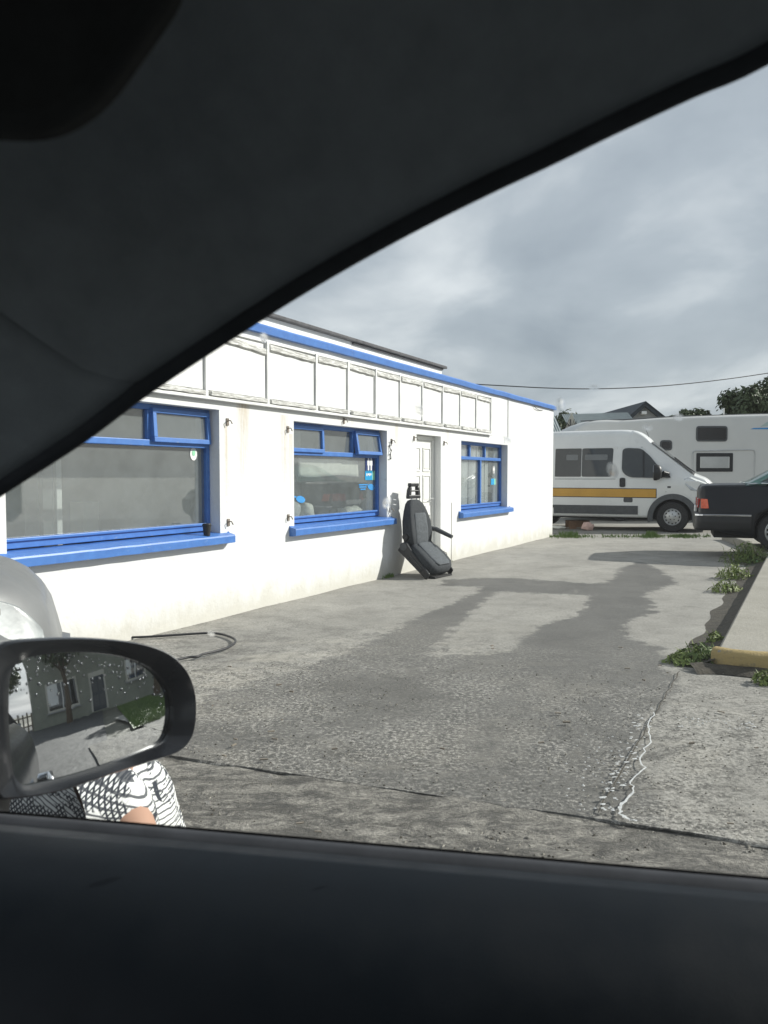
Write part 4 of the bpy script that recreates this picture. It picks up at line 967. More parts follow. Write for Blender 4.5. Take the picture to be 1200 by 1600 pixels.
mb = MB().tube([bg_.sp(x, min(interp(blackP['roof'], x)-.005, sinterp(blackP['zt'], x)+.012), .010) for x in (.74,.85,1.0,1.15,1.3)], .010, 6); mb.build('window_trim', M['chrome'], black, 60)
B(-.05,-.02,-.26,.26,.62,.72).build('number_plate', M['white_plain'], black, None, .004)

sil_c = Vector((-1.49, 3.27, 0)); hdg = math.atan2(.37, .93)
silP = dict(L=4.0, paint='silver_paint', glass='van_glass', axles=[.75,3.2], ar=.36, wr=.31, rim=.2, wy=.83, zm=.7, rt=.20,
  zb=lambda x: interp([(0,.35),(.4,.22),(3.5,.22),(4.0,.30)], x),
  zt=[(0,.85),(.1,1.0),(.5,1.08),(1.2,1.10),(2.6,1.10),(3.2,1.07),(3.6,1.02),(3.82,.95),(3.95,.80),(4.0,.60)],
  wb=[(0,.68),(.1,.8),(.5,.85),(3.4,.85),(3.7,.80),(3.88,.68),(4.0,.48)], wt=[(0,.6),(.2,.72),(3.2,.74),(3.6,.68),(3.85,.55),(4.0,.4)],
  roof=[(.1,1.05),(.3,1.40),(.7,1.52),(1.5,1.56),(2.1,1.50),(3.0,1.10)], roofz=1.52, wr_t=[(.1,.6),(1,.58),(2,.58),(3.0,.66)],
  pillars=[(.2,.42,.45,.6),(1.3,1.38,1.3,1.37),(2.8,2.9,2.12,2.2)])
fx = Vector((math.cos(hdg), math.sin(hdg), 0)); lx = Vector((-math.sin(hdg), math.cos(hdg), 0))
so = sil_c - fx*3.86 + lx*.70
silver, sb, sg = car('silver_car', 'silver car with a clear headlamp beyond the door mirror at the left edge', (so.x, so.y, -.03), hdg, silP)
lamp = [(3.40,.80),(3.55,.94),(3.70,.925),(3.84,.86),(3.93,.74),(3.94,.62),(3.84,.58),(3.6,.66)]
build_pair(sb.patch(outline(lamp,3,.03),.012,.03), 'headlamp', M['lamp_cloudy'], silver, 50, .004)
MB().loft([full(ring(.24,.55,interp(silP['wb'],x)+.02,interp(silP['wb'],x)+.02,.05,.06,0,.4), x+.04) for x in (3.45,3.6,3.75,3.85,3.93,4.0)]).build('bumper', M['silver_paint'], silver, 40)

# ================================================================== DUMPED CAR SEAT
seat = thing('car_seat', 'dark grey car seat with headrest and armrest dumped against the white door', 'seat', (.46, 11.12, 0), math.atan2(-.58, .81))
seat.scale = (1.1, 1.12, 1.0)
def rot_about(p, piv, ang):               # tilt forward in the x-z plane
    x, z = p[0]-piv[0], p[2]-piv[2]; c_, s_ = math.cos(ang), math.sin(ang)
    return (piv[0] + x*c_ + z*s_, p[1], piv[2] - x*s_ + z*c_)
def cushion_loft(secs, ang, piv, n=24, e=3.2):
    rows = []
    for (t_, hw, th, cx0, bulge) in secs:  # t along length, half width, thickness, centre offset
        r_ = []
        for k in range(n):
            a = 2*math.pi*k/n; ca, sa = math.cos(a), math.sin(a)
            y = hw*math.copysign(abs(ca)**(2/e), ca); x = th*math.copysign(abs(sa)**(2/e), sa)
            if sa > 0: x += bulge*(abs(y)/max(hw,1e-4))**3
            r_.append(rot_about((cx0 + x, y, t_), piv, ang))
        rows.append(r_)
    return MB().loft(rows)
HZ = .40
back_secs = [(HZ-.02,.10,.04,0,0),(HZ,.17,.075,0,.02),(HZ+.05,.22,.085,0,.045),(HZ+.20,.245,.085,.0,.055),(HZ+.36,.235,.08,-.005,.05),(HZ+.50,.195,.07,-.01,.03),(HZ+.60,.15,.06,-.015,.01),(HZ+.645,.10,.045,-.02,0),(HZ+.66,.05,.02,-.02,0)]
cushion_loft(back_secs, R(-3), (0,0,HZ)).build('backrest', M['seat_cloth'], seat, 60)
ins_secs = [(HZ+.03,.12,.02,.078,0),(HZ+.05,.14,.022,.080,0),(HZ+.25,.145,.022,.080,0),(HZ+.44,.13,.022,.068,0),(HZ+.47,.11,.018,.062,0)]
cushion_loft(ins_secs, R(-3), (0,0,HZ)).build('backrest_insert', M['seat_light'], seat, 60)
cu_a = R(132)                             # squab folded down towards the ground
cu = [(HZ-.03,.14,.045,0,0),(HZ-.0,.21,.08,0,.02),(HZ+.08,.245,.09,0,.04),(HZ+.25,.255,.095,0,.045),(HZ+.38,.25,.09,0,.03),(HZ+.45,.21,.07,-.005,.01),(HZ+.48,.15,.04,-.01,0)]
SQ = (.02,0,HZ)
sq = cushion_loft([(t_, w_, th, cx0-.075, b_) for t_,w_,th,cx0,b_ in cu], cu_a, SQ)
sq.v = [(p[0], p[1], p[2]) for p in sq.v]
def flip(mb):                             # squab's padded face looks up and forward
    return mb
sq2 = MB(); rows = []
ux, uz = math.sin(cu_a), math.cos(cu_a)   # direction the squab runs: forward and down
fxn, fzn = -uz, ux                        # its padded face normal
def squab(secs, off, n=24, e=3.2):
    rows = []
    for (l_, hw, th, b_) in secs:
        r_ = []
        for k in range(n):
            a = 2*math.pi*k/n; ca, sa = math.cos(a), math.sin(a)
            y = hw*math.copysign(abs(ca)**(2/e), ca); w_ = th*math.copysign(abs(sa)**(2/e), sa) + off
            if sa > 0: w_ += b_*(abs(y)/max(hw,1e-4))**3
            r_.append((.05 + ux*l_ + fxn*w_, y, HZ + .02 + uz*l_ + fzn*w_))
        rows.append(r_)
    return MB().loft(rows)
squab([(-.05,.16,.05,0),(0,.22,.085,.02),(.08,.26,.10,.035),(.24,.275,.105,.035),(.37,.265,.105,.02),(.44,.22,.085,.0),(.48,.14,.045,0)], -.035).build('cushion', M['seat_cloth'], seat, 60)
squab([(.02,.13,.02,0),(.05,.155,.026,0),(.26,.165,.026,0),(.39,.15,.022,0),(.43,.11,.012,0)], .062).build('cushion_insert', M['seat_light'], seat, 60)
for sy in (-1,1):                         # side valances with cut-out, recliner knobs
    mb = MB(); poly = [(-.07,-.14),(.50,-.135),(.47,-.04),(.1,-.0),(-.05,.03),(-.10,-.02)]
    vs_ = [( .05+ux*p[0]+fxn*p[1], sy*.262, HZ+.02+uz*p[0]+fzn*p[1]) for p in poly]; vs2 = [(p[0], sy*.292, p[2]) for p in vs_]; n = len(poly)
    mb.add(vs_+vs2, [tuple(range(n)), tuple(range(n,2*n))] + [(i,(i+1)%n,n+(i+1)%n,n+i) for i in range(n)])
    va_ = mb.build('side_valance', M['plastic_black'], seat, None, .012)
    po = [(.12,-.11),(.36,-.11),(.36,-.065),(.12,-.055)]; mb = MB()
    mb.tube([(.05+ux*p[0]+fxn*p[1], sy*.296, HZ+.02+uz*p[0]+fzn*p[1]) for p in po+po[:1]], .006, 6); mb.build('valance_slot', M['plastic_grey'], va_, 60)
    MB().lathe([(.001,-.02),(.052,-.018),(.058,0),(.058,.05)], 18, Matrix.Translation((-.01,sy*.275,HZ+.02)) @ Matrix.Rotation(math.pi if sy > 0 else 0,4,'Z')).build('recliner_knob', M['plastic_grey'], seat, 40)
    MB().lathe([(.001,-.02),(.040,-.018),(.045,0),(.045,.05)], 18, Matrix.Translation((-.005,sy*.245,HZ+.15)) @ Matrix.Rotation(math.pi if sy > 0 else 0,4,'Z')).build('hinge_cover', M['plastic_black'], seat, 40)
MB().tube([(.02,.27,HZ+.24),(.10,.29,HZ+.23),(.34,.29,HZ+.13)], [.034,.034,.028], 12).build('armrest', M['plastic_grey'], seat, 50)
hr = MB(); hz0 = HZ+.668; hx = -.055
ow = [(-.105,0),(.105,0),(.10,.10),(.075,.165),(.04,.185),(-.04,.185),(-.075,.165),(-.10,.10)]
for (a_, b_, c_, d_) in ((-.105,.105,0,.045),(-.088,.088,.085,.105),(-.075,.075,.145,.19)): hr.box(hx-.022,hx+.022,a_,b_,hz0+c_,hz0+d_)
for sy in (-1,1): hr.prism([(sy*.105,hz0+.04),(sy*.06,hz0+.04),(sy*.05,hz0+.145),(sy*.075,hz0+.145),(sy*.095,hz0+.10)], hx-.021, hx+.021, 'x')
hr.v = [(hx+(p[0]-hx)*1.2, p[1]*1.25, hz0+(p[2]-hz0)*1.15) for p in hr.v]
ho = hr.build('headrest', M['plastic_black'], seat, None, .010)
for sy in (-1,1): MB().tube([(hx+.01,sy*.055,hz0+.01),(hx+.02,sy*.055,hz0-.09)], .009, 8).build('headrest_rod', M['chrome'], seat, 60)
MB().box(.24,.40,-.2,.2,.0,.025).build('seat_runner', M['under'], seat, None, .005)

# ================================================================== LITTER UNDER THE MINIBUS
def ppos(px, py): return gnd(px, py)
q = ppos(902,826); tag(MB().box(-.27,.27,-.16,.16,0,.22,Matrix.Translation((q.x,q.y,0)) @ Matrix.Rotation(.15,4,'Z')).build('cardboard_box', M['card'], None, None, .01), 'brown cardboard box lying on the ground under the minibus', 'box')
q = ppos(916,828); mb = MB().ellipsoid((q.x,q.y-.2,.10),(.16,.10,.12),14,8); mb.v = [(p[0]+.06*mnoise.noise((p[0]*9,p[2]*9,2)),p[1],max(.0,p[2]+.06*mnoise.noise((p[0]*11,p[2]*8,6)))) for p in mb.v]
tag(mb.build('torn_wrapper', M['pinkbag'], None, 40), 'crumpled pale pink wrapper beside the cardboard box', 'litter')
q = ppos(872,828); mb = MB().ellipsoid((q.x+.05,q.y+.3,.04),(.22,.10,.05),12,6); mb.v = [(p[0],p[1],max(0,p[2]+.04*mnoise.noise((p[0]*9,p[1]*9,2)))) for p in mb.v]
tag(mb.build('paper_scrap', M['paper'], None, 40), 'flattened white paper scrap by the corner of the white building', 'litter')
q = ppos(885,827); tag(MB().box(-1.3,2.6,-.03,.03,.01,.05,Matrix.Translation((q.x,q.y+.1,0)) @ Matrix.Rotation(.01,4,'Z')).build('timber_batten', M['timber'], None, None, .006), 'long pale timber batten lying along the ground under the minibus', 'timber')

# ================================================================== PLANTS
def leaf_mesh(name, mat, n, fn):
    mb = MB()
    for i in range(n):
        p, nrm, l, w = fn(i); nrm = Vector(nrm).normalized(); t_ = nrm.cross(Vector((rnd.uniform(-1,1),rnd.uniform(-1,1),rnd.uniform(-.3,.3)))); t_.normalize(); b_ = nrm.cross(t_); p = Vector(p)
        mb.add([p - t_*l, p + b_*w + nrm*l*.1, p + t_*l, p - b_*w + nrm*l*.1], [(0,1,2,3)])
    me = bpy.data.meshes.new(name); me.from_pydata(mb.v, [], mb.f); me.materials.append(mat); return me
def tree(loc, label, h, crown_r, crown_z, n, leaf, group='trees behind the yard', squash=.8, mat='leaf_dark', name='tree'):
    root = thing(name, label, 'tree' if name == 'tree' else 'shrub', loc, rnd.uniform(0,6), group)
    mb = MB(); mb.tube([(0,0,-.1),(.05,.02,h*.3),(.0,.1,h*.55),(.1,.05,h*.8)], [h*.035,h*.028,h*.02,h*.008], 10)
    cl = []
    for k in range(11):
        a = k*2.4; r_ = crown_r*rnd.uniform(.35,.85); z = crown_z + crown_r*squash*rnd.uniform(-.65,.75)
        q = Vector((r_*math.cos(a), r_*math.sin(a), z)); cl.append((q, crown_r*rnd.uniform(.25,.45)))
        mb.tube([(.02,.05,h*rnd.uniform(.35,.6)), tuple(q*.55 + Vector((0,0,h*.22))), tuple(q)], [h*.014,h*.009,h*.004], 6)
    mb.build('trunk', M['trunk'], root, 60)
    for k in range(16):
        v = Vector((rnd.gauss(0,1),rnd.gauss(0,1),rnd.gauss(0,1))).normalized(); cl.append((Vector((v.x*crown_r*.85,v.y*crown_r*.85,crown_z+v.z*crown_r*squash*.85)), crown_r*rnd.uniform(.16,.34)))
    def fn(i):
        c_, r_ = rnd.choice(cl); v = Vector((rnd.gauss(0,1),rnd.gauss(0,1),rnd.gauss(0,1))).normalized(); q = c_ + v*r_*rnd.random()**.45
        return q, v + Vector((rnd.gauss(0,.6),rnd.gauss(0,.6),.5+rnd.gauss(0,.5))), leaf*rnd.uniform(.6,1.3), leaf*rnd.uniform(.3,.6)
    part('crown', leaf_mesh('crown', M[mat], n, fn), root); return root
q = at(1200,640,46); tree((q.x, q.y, 0), 'broad green tree rising behind the motorhome at the right edge', 6.6, 2.6, 5.0, 9000, .17)
q = at(1225,640,50); tree((q.x+1.5, q.y, 0), 'second tree crowding behind the broad one at the right edge', 7.5, 3.0, 5.6, 6000, .18)
q = at(1076,655,48); tree((q.x, q.y, 0), 'small bushy tree top showing over the motorhome roof', 5.0, 1.25, 4.35, 4000, .14, squash=.75)
q = at(1098,660,50); tree((q.x, q.y, 0), 'lower leafy bush beside the small tree above the motorhome roof', 4.6, .8, 4.0, 1500, .13)
q = at(915,660,62); tree((q.x-2, q.y, 0), 'distant tree top just showing over the tin roofs', 6.0, 1.9, 4.7, 2500, .16)
def weed(loc, label, r_, h, n, mat, spiky=True):
    root = thing('weed_clump', label, 'weed', loc, 0, 'weeds growing along the concrete island'); mb = MB()
    for i in range(max(5, n//22)):
        a = rnd.uniform(0,6.28); rr = r_*.6*rnd.random()**.5; mb.tube([(rr*.4*math.cos(a), rr*.4*math.sin(a), -.01),(rr*math.cos(a), rr*math.sin(a), h*rnd.uniform(.5,1))], [.005,.002], 5)
    mb.build('stems', M[mat], root)
    def fn(i):
        a = rnd.uniform(0,6.28); rr = r_*rnd.random()**.6; z = h*(1 - .75*(rr/r_)**1.5)*rnd.uniform(.1,1.0)
        return (rr*math.cos(a), rr*math.sin(a), z), (math.cos(a)*.5+rnd.gauss(0,.4), math.sin(a)*.5+rnd.gauss(0,.4), .8), rnd.uniform(.018,.05), rnd.uniform(.006,.014)
    part('leaves', leaf_mesh('leaves', M[mat], n, fn), root)
    bl = MB()
    for i in range(n//5):
        a = rnd.uniform(0,6.28); rr = r_*.8*rnd.random(); l_ = h*rnd.uniform(.6,1.25); b0 = Vector((rr*math.cos(a), rr*math.sin(a), 0)); d_ = Vector((rnd.gauss(0,.45), rnd.gauss(0,.45), 1)).normalized(); s_ = d_.cross(Vector((0,0,1))).normalized()*.005
        m_ = b0 + d_*l_*.6; e_ = m_ + (d_ + Vector((d_.x, d_.y, -.4)))*l_*.4; bl.add([b0-s_, b0+s_, m_+s_, m_-s_, e_], [(0,1,2,3),(3,2,4)])
    me = bpy.data.meshes.new('blades'); me.from_pydata(bl.v, [], bl.f); me.materials.append(M['leaf_light']); part('blades', me, root)
for (px, py, z, r_, h, n, mt, lb) in ((1168,880,0,.42,.36,500,'leaf_weed','dark leafy weed bush growing by the black saloon wheel'),
    (1148,905,0,.24,.24,260,'leaf_light','pale green weeds just below the dark bush by the island'),
    (1135,925,0,.20,.16,180,'leaf_light','low scrubby weeds halfway along the island gutter'),
    (1094,1035,0,.20,.15,330,'leaf_weed','grassy weed tuft at the corner of the yellow kerb'),
    (1065,1036,0,.13,.09,150,'leaf_light','small flat tuft left of the yellow kerb corner'),
    (1118,1010,.02,.07,.12,80,'leaf_light','thin green sprig beside the top of the yellow kerb'),
    (1196,1068,0,.08,.10,90,'leaf_light','little weed at the foot of the yellow kerb face')):
    q = gnd(px, py); weed((q.x, q.y, z), lb, r_, h, n, M and mt)
bl = MB()
for i in range(1500):
    px = rnd.choice((rnd.gauss(888,16), rnd.gauss(1017,9), rnd.uniform(940,1110), rnd.gauss(1068,10))); q = gnd(px, 839 + rnd.gauss(0,1.0)); l_ = rnd.uniform(.03,.10)*(1.9 if abs(px-888) < 14 or abs(px-1017) < 7 else 1.0)
    d_ = Vector((rnd.gauss(0,.4),rnd.gauss(0,.4),1)).normalized()*l_; bl.add([(q.x-.008,q.y,0),(q.x+.008,q.y,0),(q.x+d_.x,q.y+d_.y,d_.z)], [(0,1,2)])
me = bpy.data.meshes.new('grass_strip'); me.from_pydata(bl.v, [], bl.f); me.materials.append(M['grass']); o = bpy.data.objects.new('grass_strip', me); COL.objects.link(o); stuff(o, 'ragged strip of grass growing in front of the minibus', 'grass')
bl = MB()
for i in range(260):
    s_ = rnd.choice((-6.3, -6.2, -8.2)) + rnd.gauss(0,.06); p = Bc + dW*s_ + nW*rnd.uniform(.0,.08); l_ = rnd.uniform(.02,.07)
    bl.add([(p.x-.006,p.y,0),(p.x+.006,p.y,0),(p.x+rnd.gauss(0,.02),p.y+rnd.gauss(0,.02),l_)], [(0,1,2)])
me = bpy.data.meshes.new('wall_foot_grass'); me.from_pydata(bl.v, [], bl.f); me.materials.append(M['grass']); o = bpy.data.objects.new('wall_foot_grass', me); COL.objects.link(o); stuff(o, 'sparse grass at the foot of the white wall by the door', 'grass')

# ================================================================== BACKGROUND SHEDS, WIRE
def corrugated(mb, p00, p10, p01, p11, n, amp):       # sheet between four corners, ribs running p00->p01
    rows = []; a, b, c, d = map(Vector, (p00, p10, p01, p11)); nr = (b-a).cross(c-a).normalized()
    for i in range(n*4+1):
        t_ = i/(n*4); o_ = nr*amp*math.sin(i*math.pi/2); rows.append([a.lerp(b,t_)+o_, c.lerp(d,t_)+o_])
    return mb.loft(rows, False, False)
D1 = 34.0
P_ = lambda px, py, D=D1: at(px, py, D)
s1 = thing('tin_roofed_shed', 'low cream shed with corrugated tin roof beside the far building corner', 'shed', (P_(870,670).x, D1, 0))
def loc(root, p): return Vector(p) - Vector(root.location)
x0, x1 = P_(820,660).x, P_(893,660).x; zr, ze = P_(880,643).z, P_(880,671).z
xr = P_(884,643).x - s1.location.x; xl = x0 - s1.location.x; xe = x1 - s1.location.x
corrugated(MB(), (xl,-.05,ze-.25),(xr-.1,-.05,ze-.25),(xl,2.2,zr),(xr-.0,2.2,zr),16,.02).build('roof', M['tin'], s1, 60)
mb = MB(); mb.add([(xr-.1,0,0),(xe+.3,0,0),(xe+.3,0,ze-.1),(xr+.25,0,zr-.02),(xr-.1,0,ze-.2)], [(0,1,2,3,4)]); mb.add([(xl,.1,0),(xr-.1,.1,0),(xr-.1,.1,ze-.3),(xl,.1,ze-.3)], [(0,1,2,3)]); mb.box(xl,xe+.3,.12,4,0,ze-.32); mb.build('wall', M['cream'], s1)
mb = MB()
for i in range(26): a = rnd.uniform(0,6.28); mb.tube([(xr+.18,-.3,ze+.05),(xr+.18+.28*math.cos(a),-.3+rnd.gauss(0,.1),ze+.08+.34*math.sin(a))], .010, 5)
mb.build('aerial_tangle', M['wire'], s1)
s2 = thing('long_tin_shed', 'long shed with grey green corrugated roof between the cream shed and the gable', 'shed', (P_(935,660).x, 38.0, 0))
x0, x1 = at(888,660,38).x - s2.location.x, at(1000,660,38).x - s2.location.x; zr, ze = at(930,646,40).z, at(930,672,38).z
corrugated(MB(), (x0,-.3,ze),(x1,-.3,ze),(x0+.25,2.6,zr),(x1+.2,2.6,zr+.1),34,.025).build('roof', M['tin'], s2, 60); B(x0+.1,x1-.1,0,5,0,ze-.1).build('wall', M['grey_render'], s2)
s3 = thing('gabled_house', 'grey gable end with dark bargeboards and a small wall lamp behind the motorhome', 'house', (at(1007,650,42).x, 42.0, 0))
gx = lambda px: at(px,650,42).x - s3.location.x
za, ze = at(1005,632,42).z, at(1005,659,42).z
mb = MB(); mb.prism([(gx(975),0),(gx(1042),0),(gx(1042),ze),(gx(1006),za-.1),(gx(975),ze)], 0, 8); mb.build('wall', M['grey_render'], s3)
for (a_, b_) in (((gx(966),ze-.22),(gx(1006),za+.08)),((gx(1006),za+.08),(gx(1052),ze-.22))):
    MB().prism([(a_[0],a_[1]),(b_[0],b_[1]),(b_[0],b_[1]-.20),(a_[0],a_[1]-.20)] if True else [], -.25, -.02).build('bargeboard', M['slate'], s3)
    MB().prism([(a_[0],a_[1]+.01),(b_[0],b_[1]+.01),(b_[0],b_[1]+.07),(a_[0],a_[1]+.07)], -.30, 8.2).build('roof', M['slate'], s3)
B(gx(1000),gx(1008),-.30,-.02,at(1000,648,42).z,at(1000,643,42).z).build('wall_lamp', M['upvc'], s3, None, .03)
pole_p = at(1420,742,27.0); wa = at(600,604,21.5); wb_ = Vector((pole_p.x, 27.0, at(1420,560,27).z))
pole = thing('utility_pole', 'wooden utility pole carrying the overhead cable', 'pole', (pole_p.x, 27.0, 0)); MB().tube([(0,0,-.1),(0,0,wb_.z+.5)], [.12,.08], 12).build('post', M['timber'], pole, 60); B(-.6,.6,-.05,.05,wb_.z+.05,wb_.z+.15).build('crossarm', M['timber'], pole)
wp = []
kn = [at(600,594,21.5), at(735,600,22.0), at(850,606,22.6), at(930,607.5,23.2), at(1020,604,24.0), at(1110,595.5,25.0), at(1200,583,26.0), at(1300,566,26.6), wb_]
for i in range(len(kn)-1):
    for k in range(6):
        t_ = k/6; p0 = kn[max(i-1,0)]; p1 = kn[i]; p2 = kn[i+1]; p3 = kn[min(i+2,len(kn)-1)]
        wp.append(.5*((2*p1) + (-p0+p2)*t_ + (2*p0-5*p1+4*p2-p3)*t_*t_ + (-p0+3*p1-3*p2+p3)*t_**3))
wp.append(wb_); tag(MB().tube(wp, .016, 6).build('overhead_cable', M['wire'], None, 60), 'black overhead cable sagging across the sky', 'cable')
#PART4
# ================================================================== THE CAR WE SIT IN
fU = Vector((-.983, .184, 0)); rV = Vector((.184, .983, 0)); RZ = -.06
own = thing('own_car', 'dark car interior framing the view, with black door mirror outside its window', 'car', (0, 0, RZ), math.atan2(fU.y, fU.x))
def cp(u, v, z): return (u, -v, z - RZ)                       # car frame: u forward, v to the right, z world height
def w2c(p): p = Vector(p); return (p.dot(fU), p.dot(rV), p.z)
ZS, VS, TUM = 1.107, .60, .35                                 # sill height and offset, lean of the side glass
def glassv(z): return VS - TUM*(z - ZS)
def edge_pt(px, py):
    r = ray(px, py); t_ = (VS - TUM*(EYE - ZS)) / (r.dot(rV) + TUM*r.z); return w2c(CAM + r*t_)
epx = [(-520,1090),(-300,965),(-120,850),(0,768),(125,687),(235,605),(390,503),(470,452.5),(560,400),(660,346),(760,296),(860,249),(960,200),(1080,144),(1200,90)]
E_ = [edge_pt(*p) for p in epx]
E_ += [(-.20,glassv(1.645),1.645),(-.32,glassv(1.663),1.663),(-.46,glassv(1.668),1.668),(-.62,glassv(1.665),1.665)]
def cr(pts_, n=4):
    out = []
    P = [Vector(p) for p in pts_]
    for i in range(len(P)-1):
        for k in range(n):
            t_ = k/n; p0, p1, p2, p3 = P[max(i-1,0)], P[i], P[i+1], P[min(i+2,len(P)-1)]
            out.append(.5*((2*p1)+(-p0+p2)*t_+(2*p0-5*p1+4*p2-p3)*t_*t_+(-p0+3*p1-3*p2+p3)*t_**3))
    out.append(P[-1]); return out
EC = cr(E_)
def trim_profile(e, k):
    # from the seal, over a rounded lip, up the trim and across to the headlining
    u, v, z = e; up = max(0.0, min(1.0, (1.60 - z)/.25))       # 1 low on the pillar, 0 at the roof rail
    pr = [(0,-.004,.004),(0,-.012,.006),(.0,-.022,.012),(.004,-.040,.024+.01*up),(.010,-.070,.042+.02*up),(.016,-.105,.056+.045*up),(.02,-.15,.066+.08*up),(.02,-.21,.072+.11*up),(0,-.30,.076+.13*up)]
    out = [Vector((u+a-.03*up*i/8+.019*i, v+b, min(z+c, 1.725))) for i, (a, b, c) in enumerate(pr)]
    zr = 1.725
    out += [Vector((u-.05*up, v-.42, out[-1].z*.4+zr*.6)), Vector((u-.10*up, v-.60, zr)), Vector((u-.12*up, -.55, zr+.01)), Vector((u-.12*up, -.95, zr-.05))]
    return out
seam_i = min(range(len(EC)), key=lambda i: (EC[i]-Vector(edge_pt(252,594))).length)
rows_a = [[cp(*p) for p in trim_profile(e, 0)[:9]] for e in EC[:seam_i]]
rows_a.append([cp(p.x+.0035, p.y, p.z+.0005) for p in trim_profile(EC[seam_i], 0)[:9]])
rows_b = []
for i, e in enumerate(EC[seam_i:]):
    pf = trim_profile(e, 0); rows_b.append([cp(*p) for p in pf])
e = EC[seam_i]; pf0 = trim_profile(e, 0)
rows_b.insert(0, [cp(p.x+.001, p.y+.004, p.z+.004) for p in pf0])
o = MB().loft(rows_a, False, False).build('pillar_trim', M['trim'], own, 40); s_ = o.modifiers.new('thick','SOLIDIFY'); s_.thickness = .004; s_.offset = 0
o = MB().loft(rows_b, False, False).build('roof_side_trim', M['trim'], own, 40); s_ = o.modifiers.new('thick','SOLIDIFY'); s_.thickness = .004; s_.offset = 0
# backing behind the joint, so no daylight leaks, then the steel skin outside
rows = [[cp(p.x, p.y+.022, p.z+.018) for p in [Vector((e.x, e.y+.012, e.z+.002))] + trim_profile(e, 0)[2:]] for e in EC]
MB().loft(rows, False, False).build('roof_skin', M['mirror_black'], own, 40)
MB().tube([cp(e.x, e.y-.002, e.z+.003) for e in EC], .0065, 10).build('window_seal', M['rubber'], own, 60)
MB().tube([cp(e.x, e.y+.014, e.z+.016) for e in EC], .008, 8).build('door_frame', M['mirror_black'], own, 60)
# sun visor folded against the windscreen head
vpx = outline([(-260,185),(60,203),(150,150),(285,-40),(300,-330),(-260,-330)], 6, 60)
vf = [Vector(cp(*w2c(at(p[0], p[1], .275)))) for p in vpx]; vk = [Vector(cp(*w2c(at(p[0], p[1], .275) + Vector((0,.016,0))))) for p in vpx]; n = len(vpx)
vis = MB().add(vf + vk, [tuple(range(n)), tuple(range(n, 2*n))[::-1]] + [(i, (i+1) % n, n + (i+1) % n, n + i) for i in range(n)])
vis.build('sun_visor', M['visor'], own, 30, .005)
MB().loft([[cp(.40,.45-.2*i,1.50),cp(.22,.42-.2*i,1.73),cp(.20,.42-.2*i,1.75),cp(.42,.45-.2*i,1.51)] for i in range(8)]).build('windscreen_head', M['headliner'], own, 30)
# door: cap, inner card, outer skin, seal strip
u0, u1 = -.62, .80
def sill_z(u): return ZS - .006*max(0, u-.4)
capp = [(.618,.012),(.606,.014),(.598,.004),(.594,-.004),(.580,-.004),(.555,-.010),(.525,-.022),(.495,-.042),(.47,-.068),(.455,-.10),(.447,-.14),(.44,-.25),(.45,-.36),(.44,-.6)]
rows = [[cp(u0+(u1-u0)*i/40, v, sill_z(u0+(u1-u0)*i/40)+dz) for v, dz in capp[3:]] for i in range(41)]
o = MB().loft(rows, False, False).build('door_card', M['door_trim'], own, 45); s_ = o.modifiers.new('thick','SOLIDIFY'); s_.thickness = .003; s_.offset = -1
rows = [[cp(u0+(u1-u0)*i/40, v, sill_z(u0+(u1-u0)*i/40)+dz) for v, dz in [(.622,-.02),(.620,-.008),(.612,-.003),(.604,-.003),(.5985,-.007),(.597,-.02)]] for i in range(41)]
MB().loft(rows).build('belt_seal', M['rubber'], own, 45)
rows = []
for i in range(30):
    u = -.62 + 1.5*i/29; rows.append([cp(u,v,z) for v, z in [(.625,1.10),(.655,1.07),(.70,1.0),(.725,.88),(.73,.70),(.715,.50),(.69,.33),(.66,.24)]])
door_o = MB().loft(rows, False, False).build('door_skin', M['mirror_black'], own, 50)
rows = []
for i in range(30):
    u = -2.3 + 1.675*i/29; k = max(0, (-1.7-u)/.6); rows.append([cp(u,v-.12*k*k,z) for v, z in [(.60,1.12),(.655,1.07),(.70,1.0),(.725,.88),(.73,.70),(.715,.50),(.69,.33),(.66,.24)]])
MB().loft(rows, False, False).build('rear_quarter_skin', M['mirror_black'], own, 50)
rows = []
for i in range(26):
    u = .885 + 1.2*i/25; k = max(0, (u-1.4)/.7); rows.append([cp(u,v-.30*k*k,z-.10*k) for v, z in [(-.2,1.10),(.35,1.08),(.55,1.05),(.66,1.0),(.725,.88),(.73,.70),(.715,.50),(.69,.33),(.66,.24)]])
MB().loft(rows, False, False).build('front_wing', M['mirror_black'], own, 50)
for uh in (-.42,): MB().tube([cp(uh-.09,.725,.93),cp(uh-.08,.765,.93),cp(uh+.08,.765,.93),cp(uh+.09,.725,.93)], .014, 10).build('door_handle', M['chrome'], own, 60)
# unseen seat added to keep left-window light off the trim; rest of the cabin
ps = MB(); rows = []
for z_, hw, u_ in ((.62,.24,-.20),(.70,.27,-.22),(1.0,.27,-.30),(1.28,.25,-.38),(1.38,.20,-.41),(1.42,.12,-.42)): rows.append([cp(u_+.09*math.sin(a), -.58+hw*math.cos(a), z_) for a in [2*math.pi*k/16 for k in range(16)]])
ps.loft(rows); ps.ellipsoid(cp(-.44,-.58,1.52),(.06,.15,.10),14,8); ps.box(-.2,.36,.31,.85,.42,.66); ps.build('light_blocking_seat', M['seat_cloth'], own, 50)
MB().loft([[cp(-.62,.60,1.10),cp(-.75,.60,1.10),cp(-.75,.40,1.70),cp(-.60,.40,1.70)],[cp(-.62,.55,1.10),cp(-.75,.55,1.10),cp(-.75,.36,1.70),cp(-.60,.36,1.70)]]).build('rear_pillar', M['trim'], own)
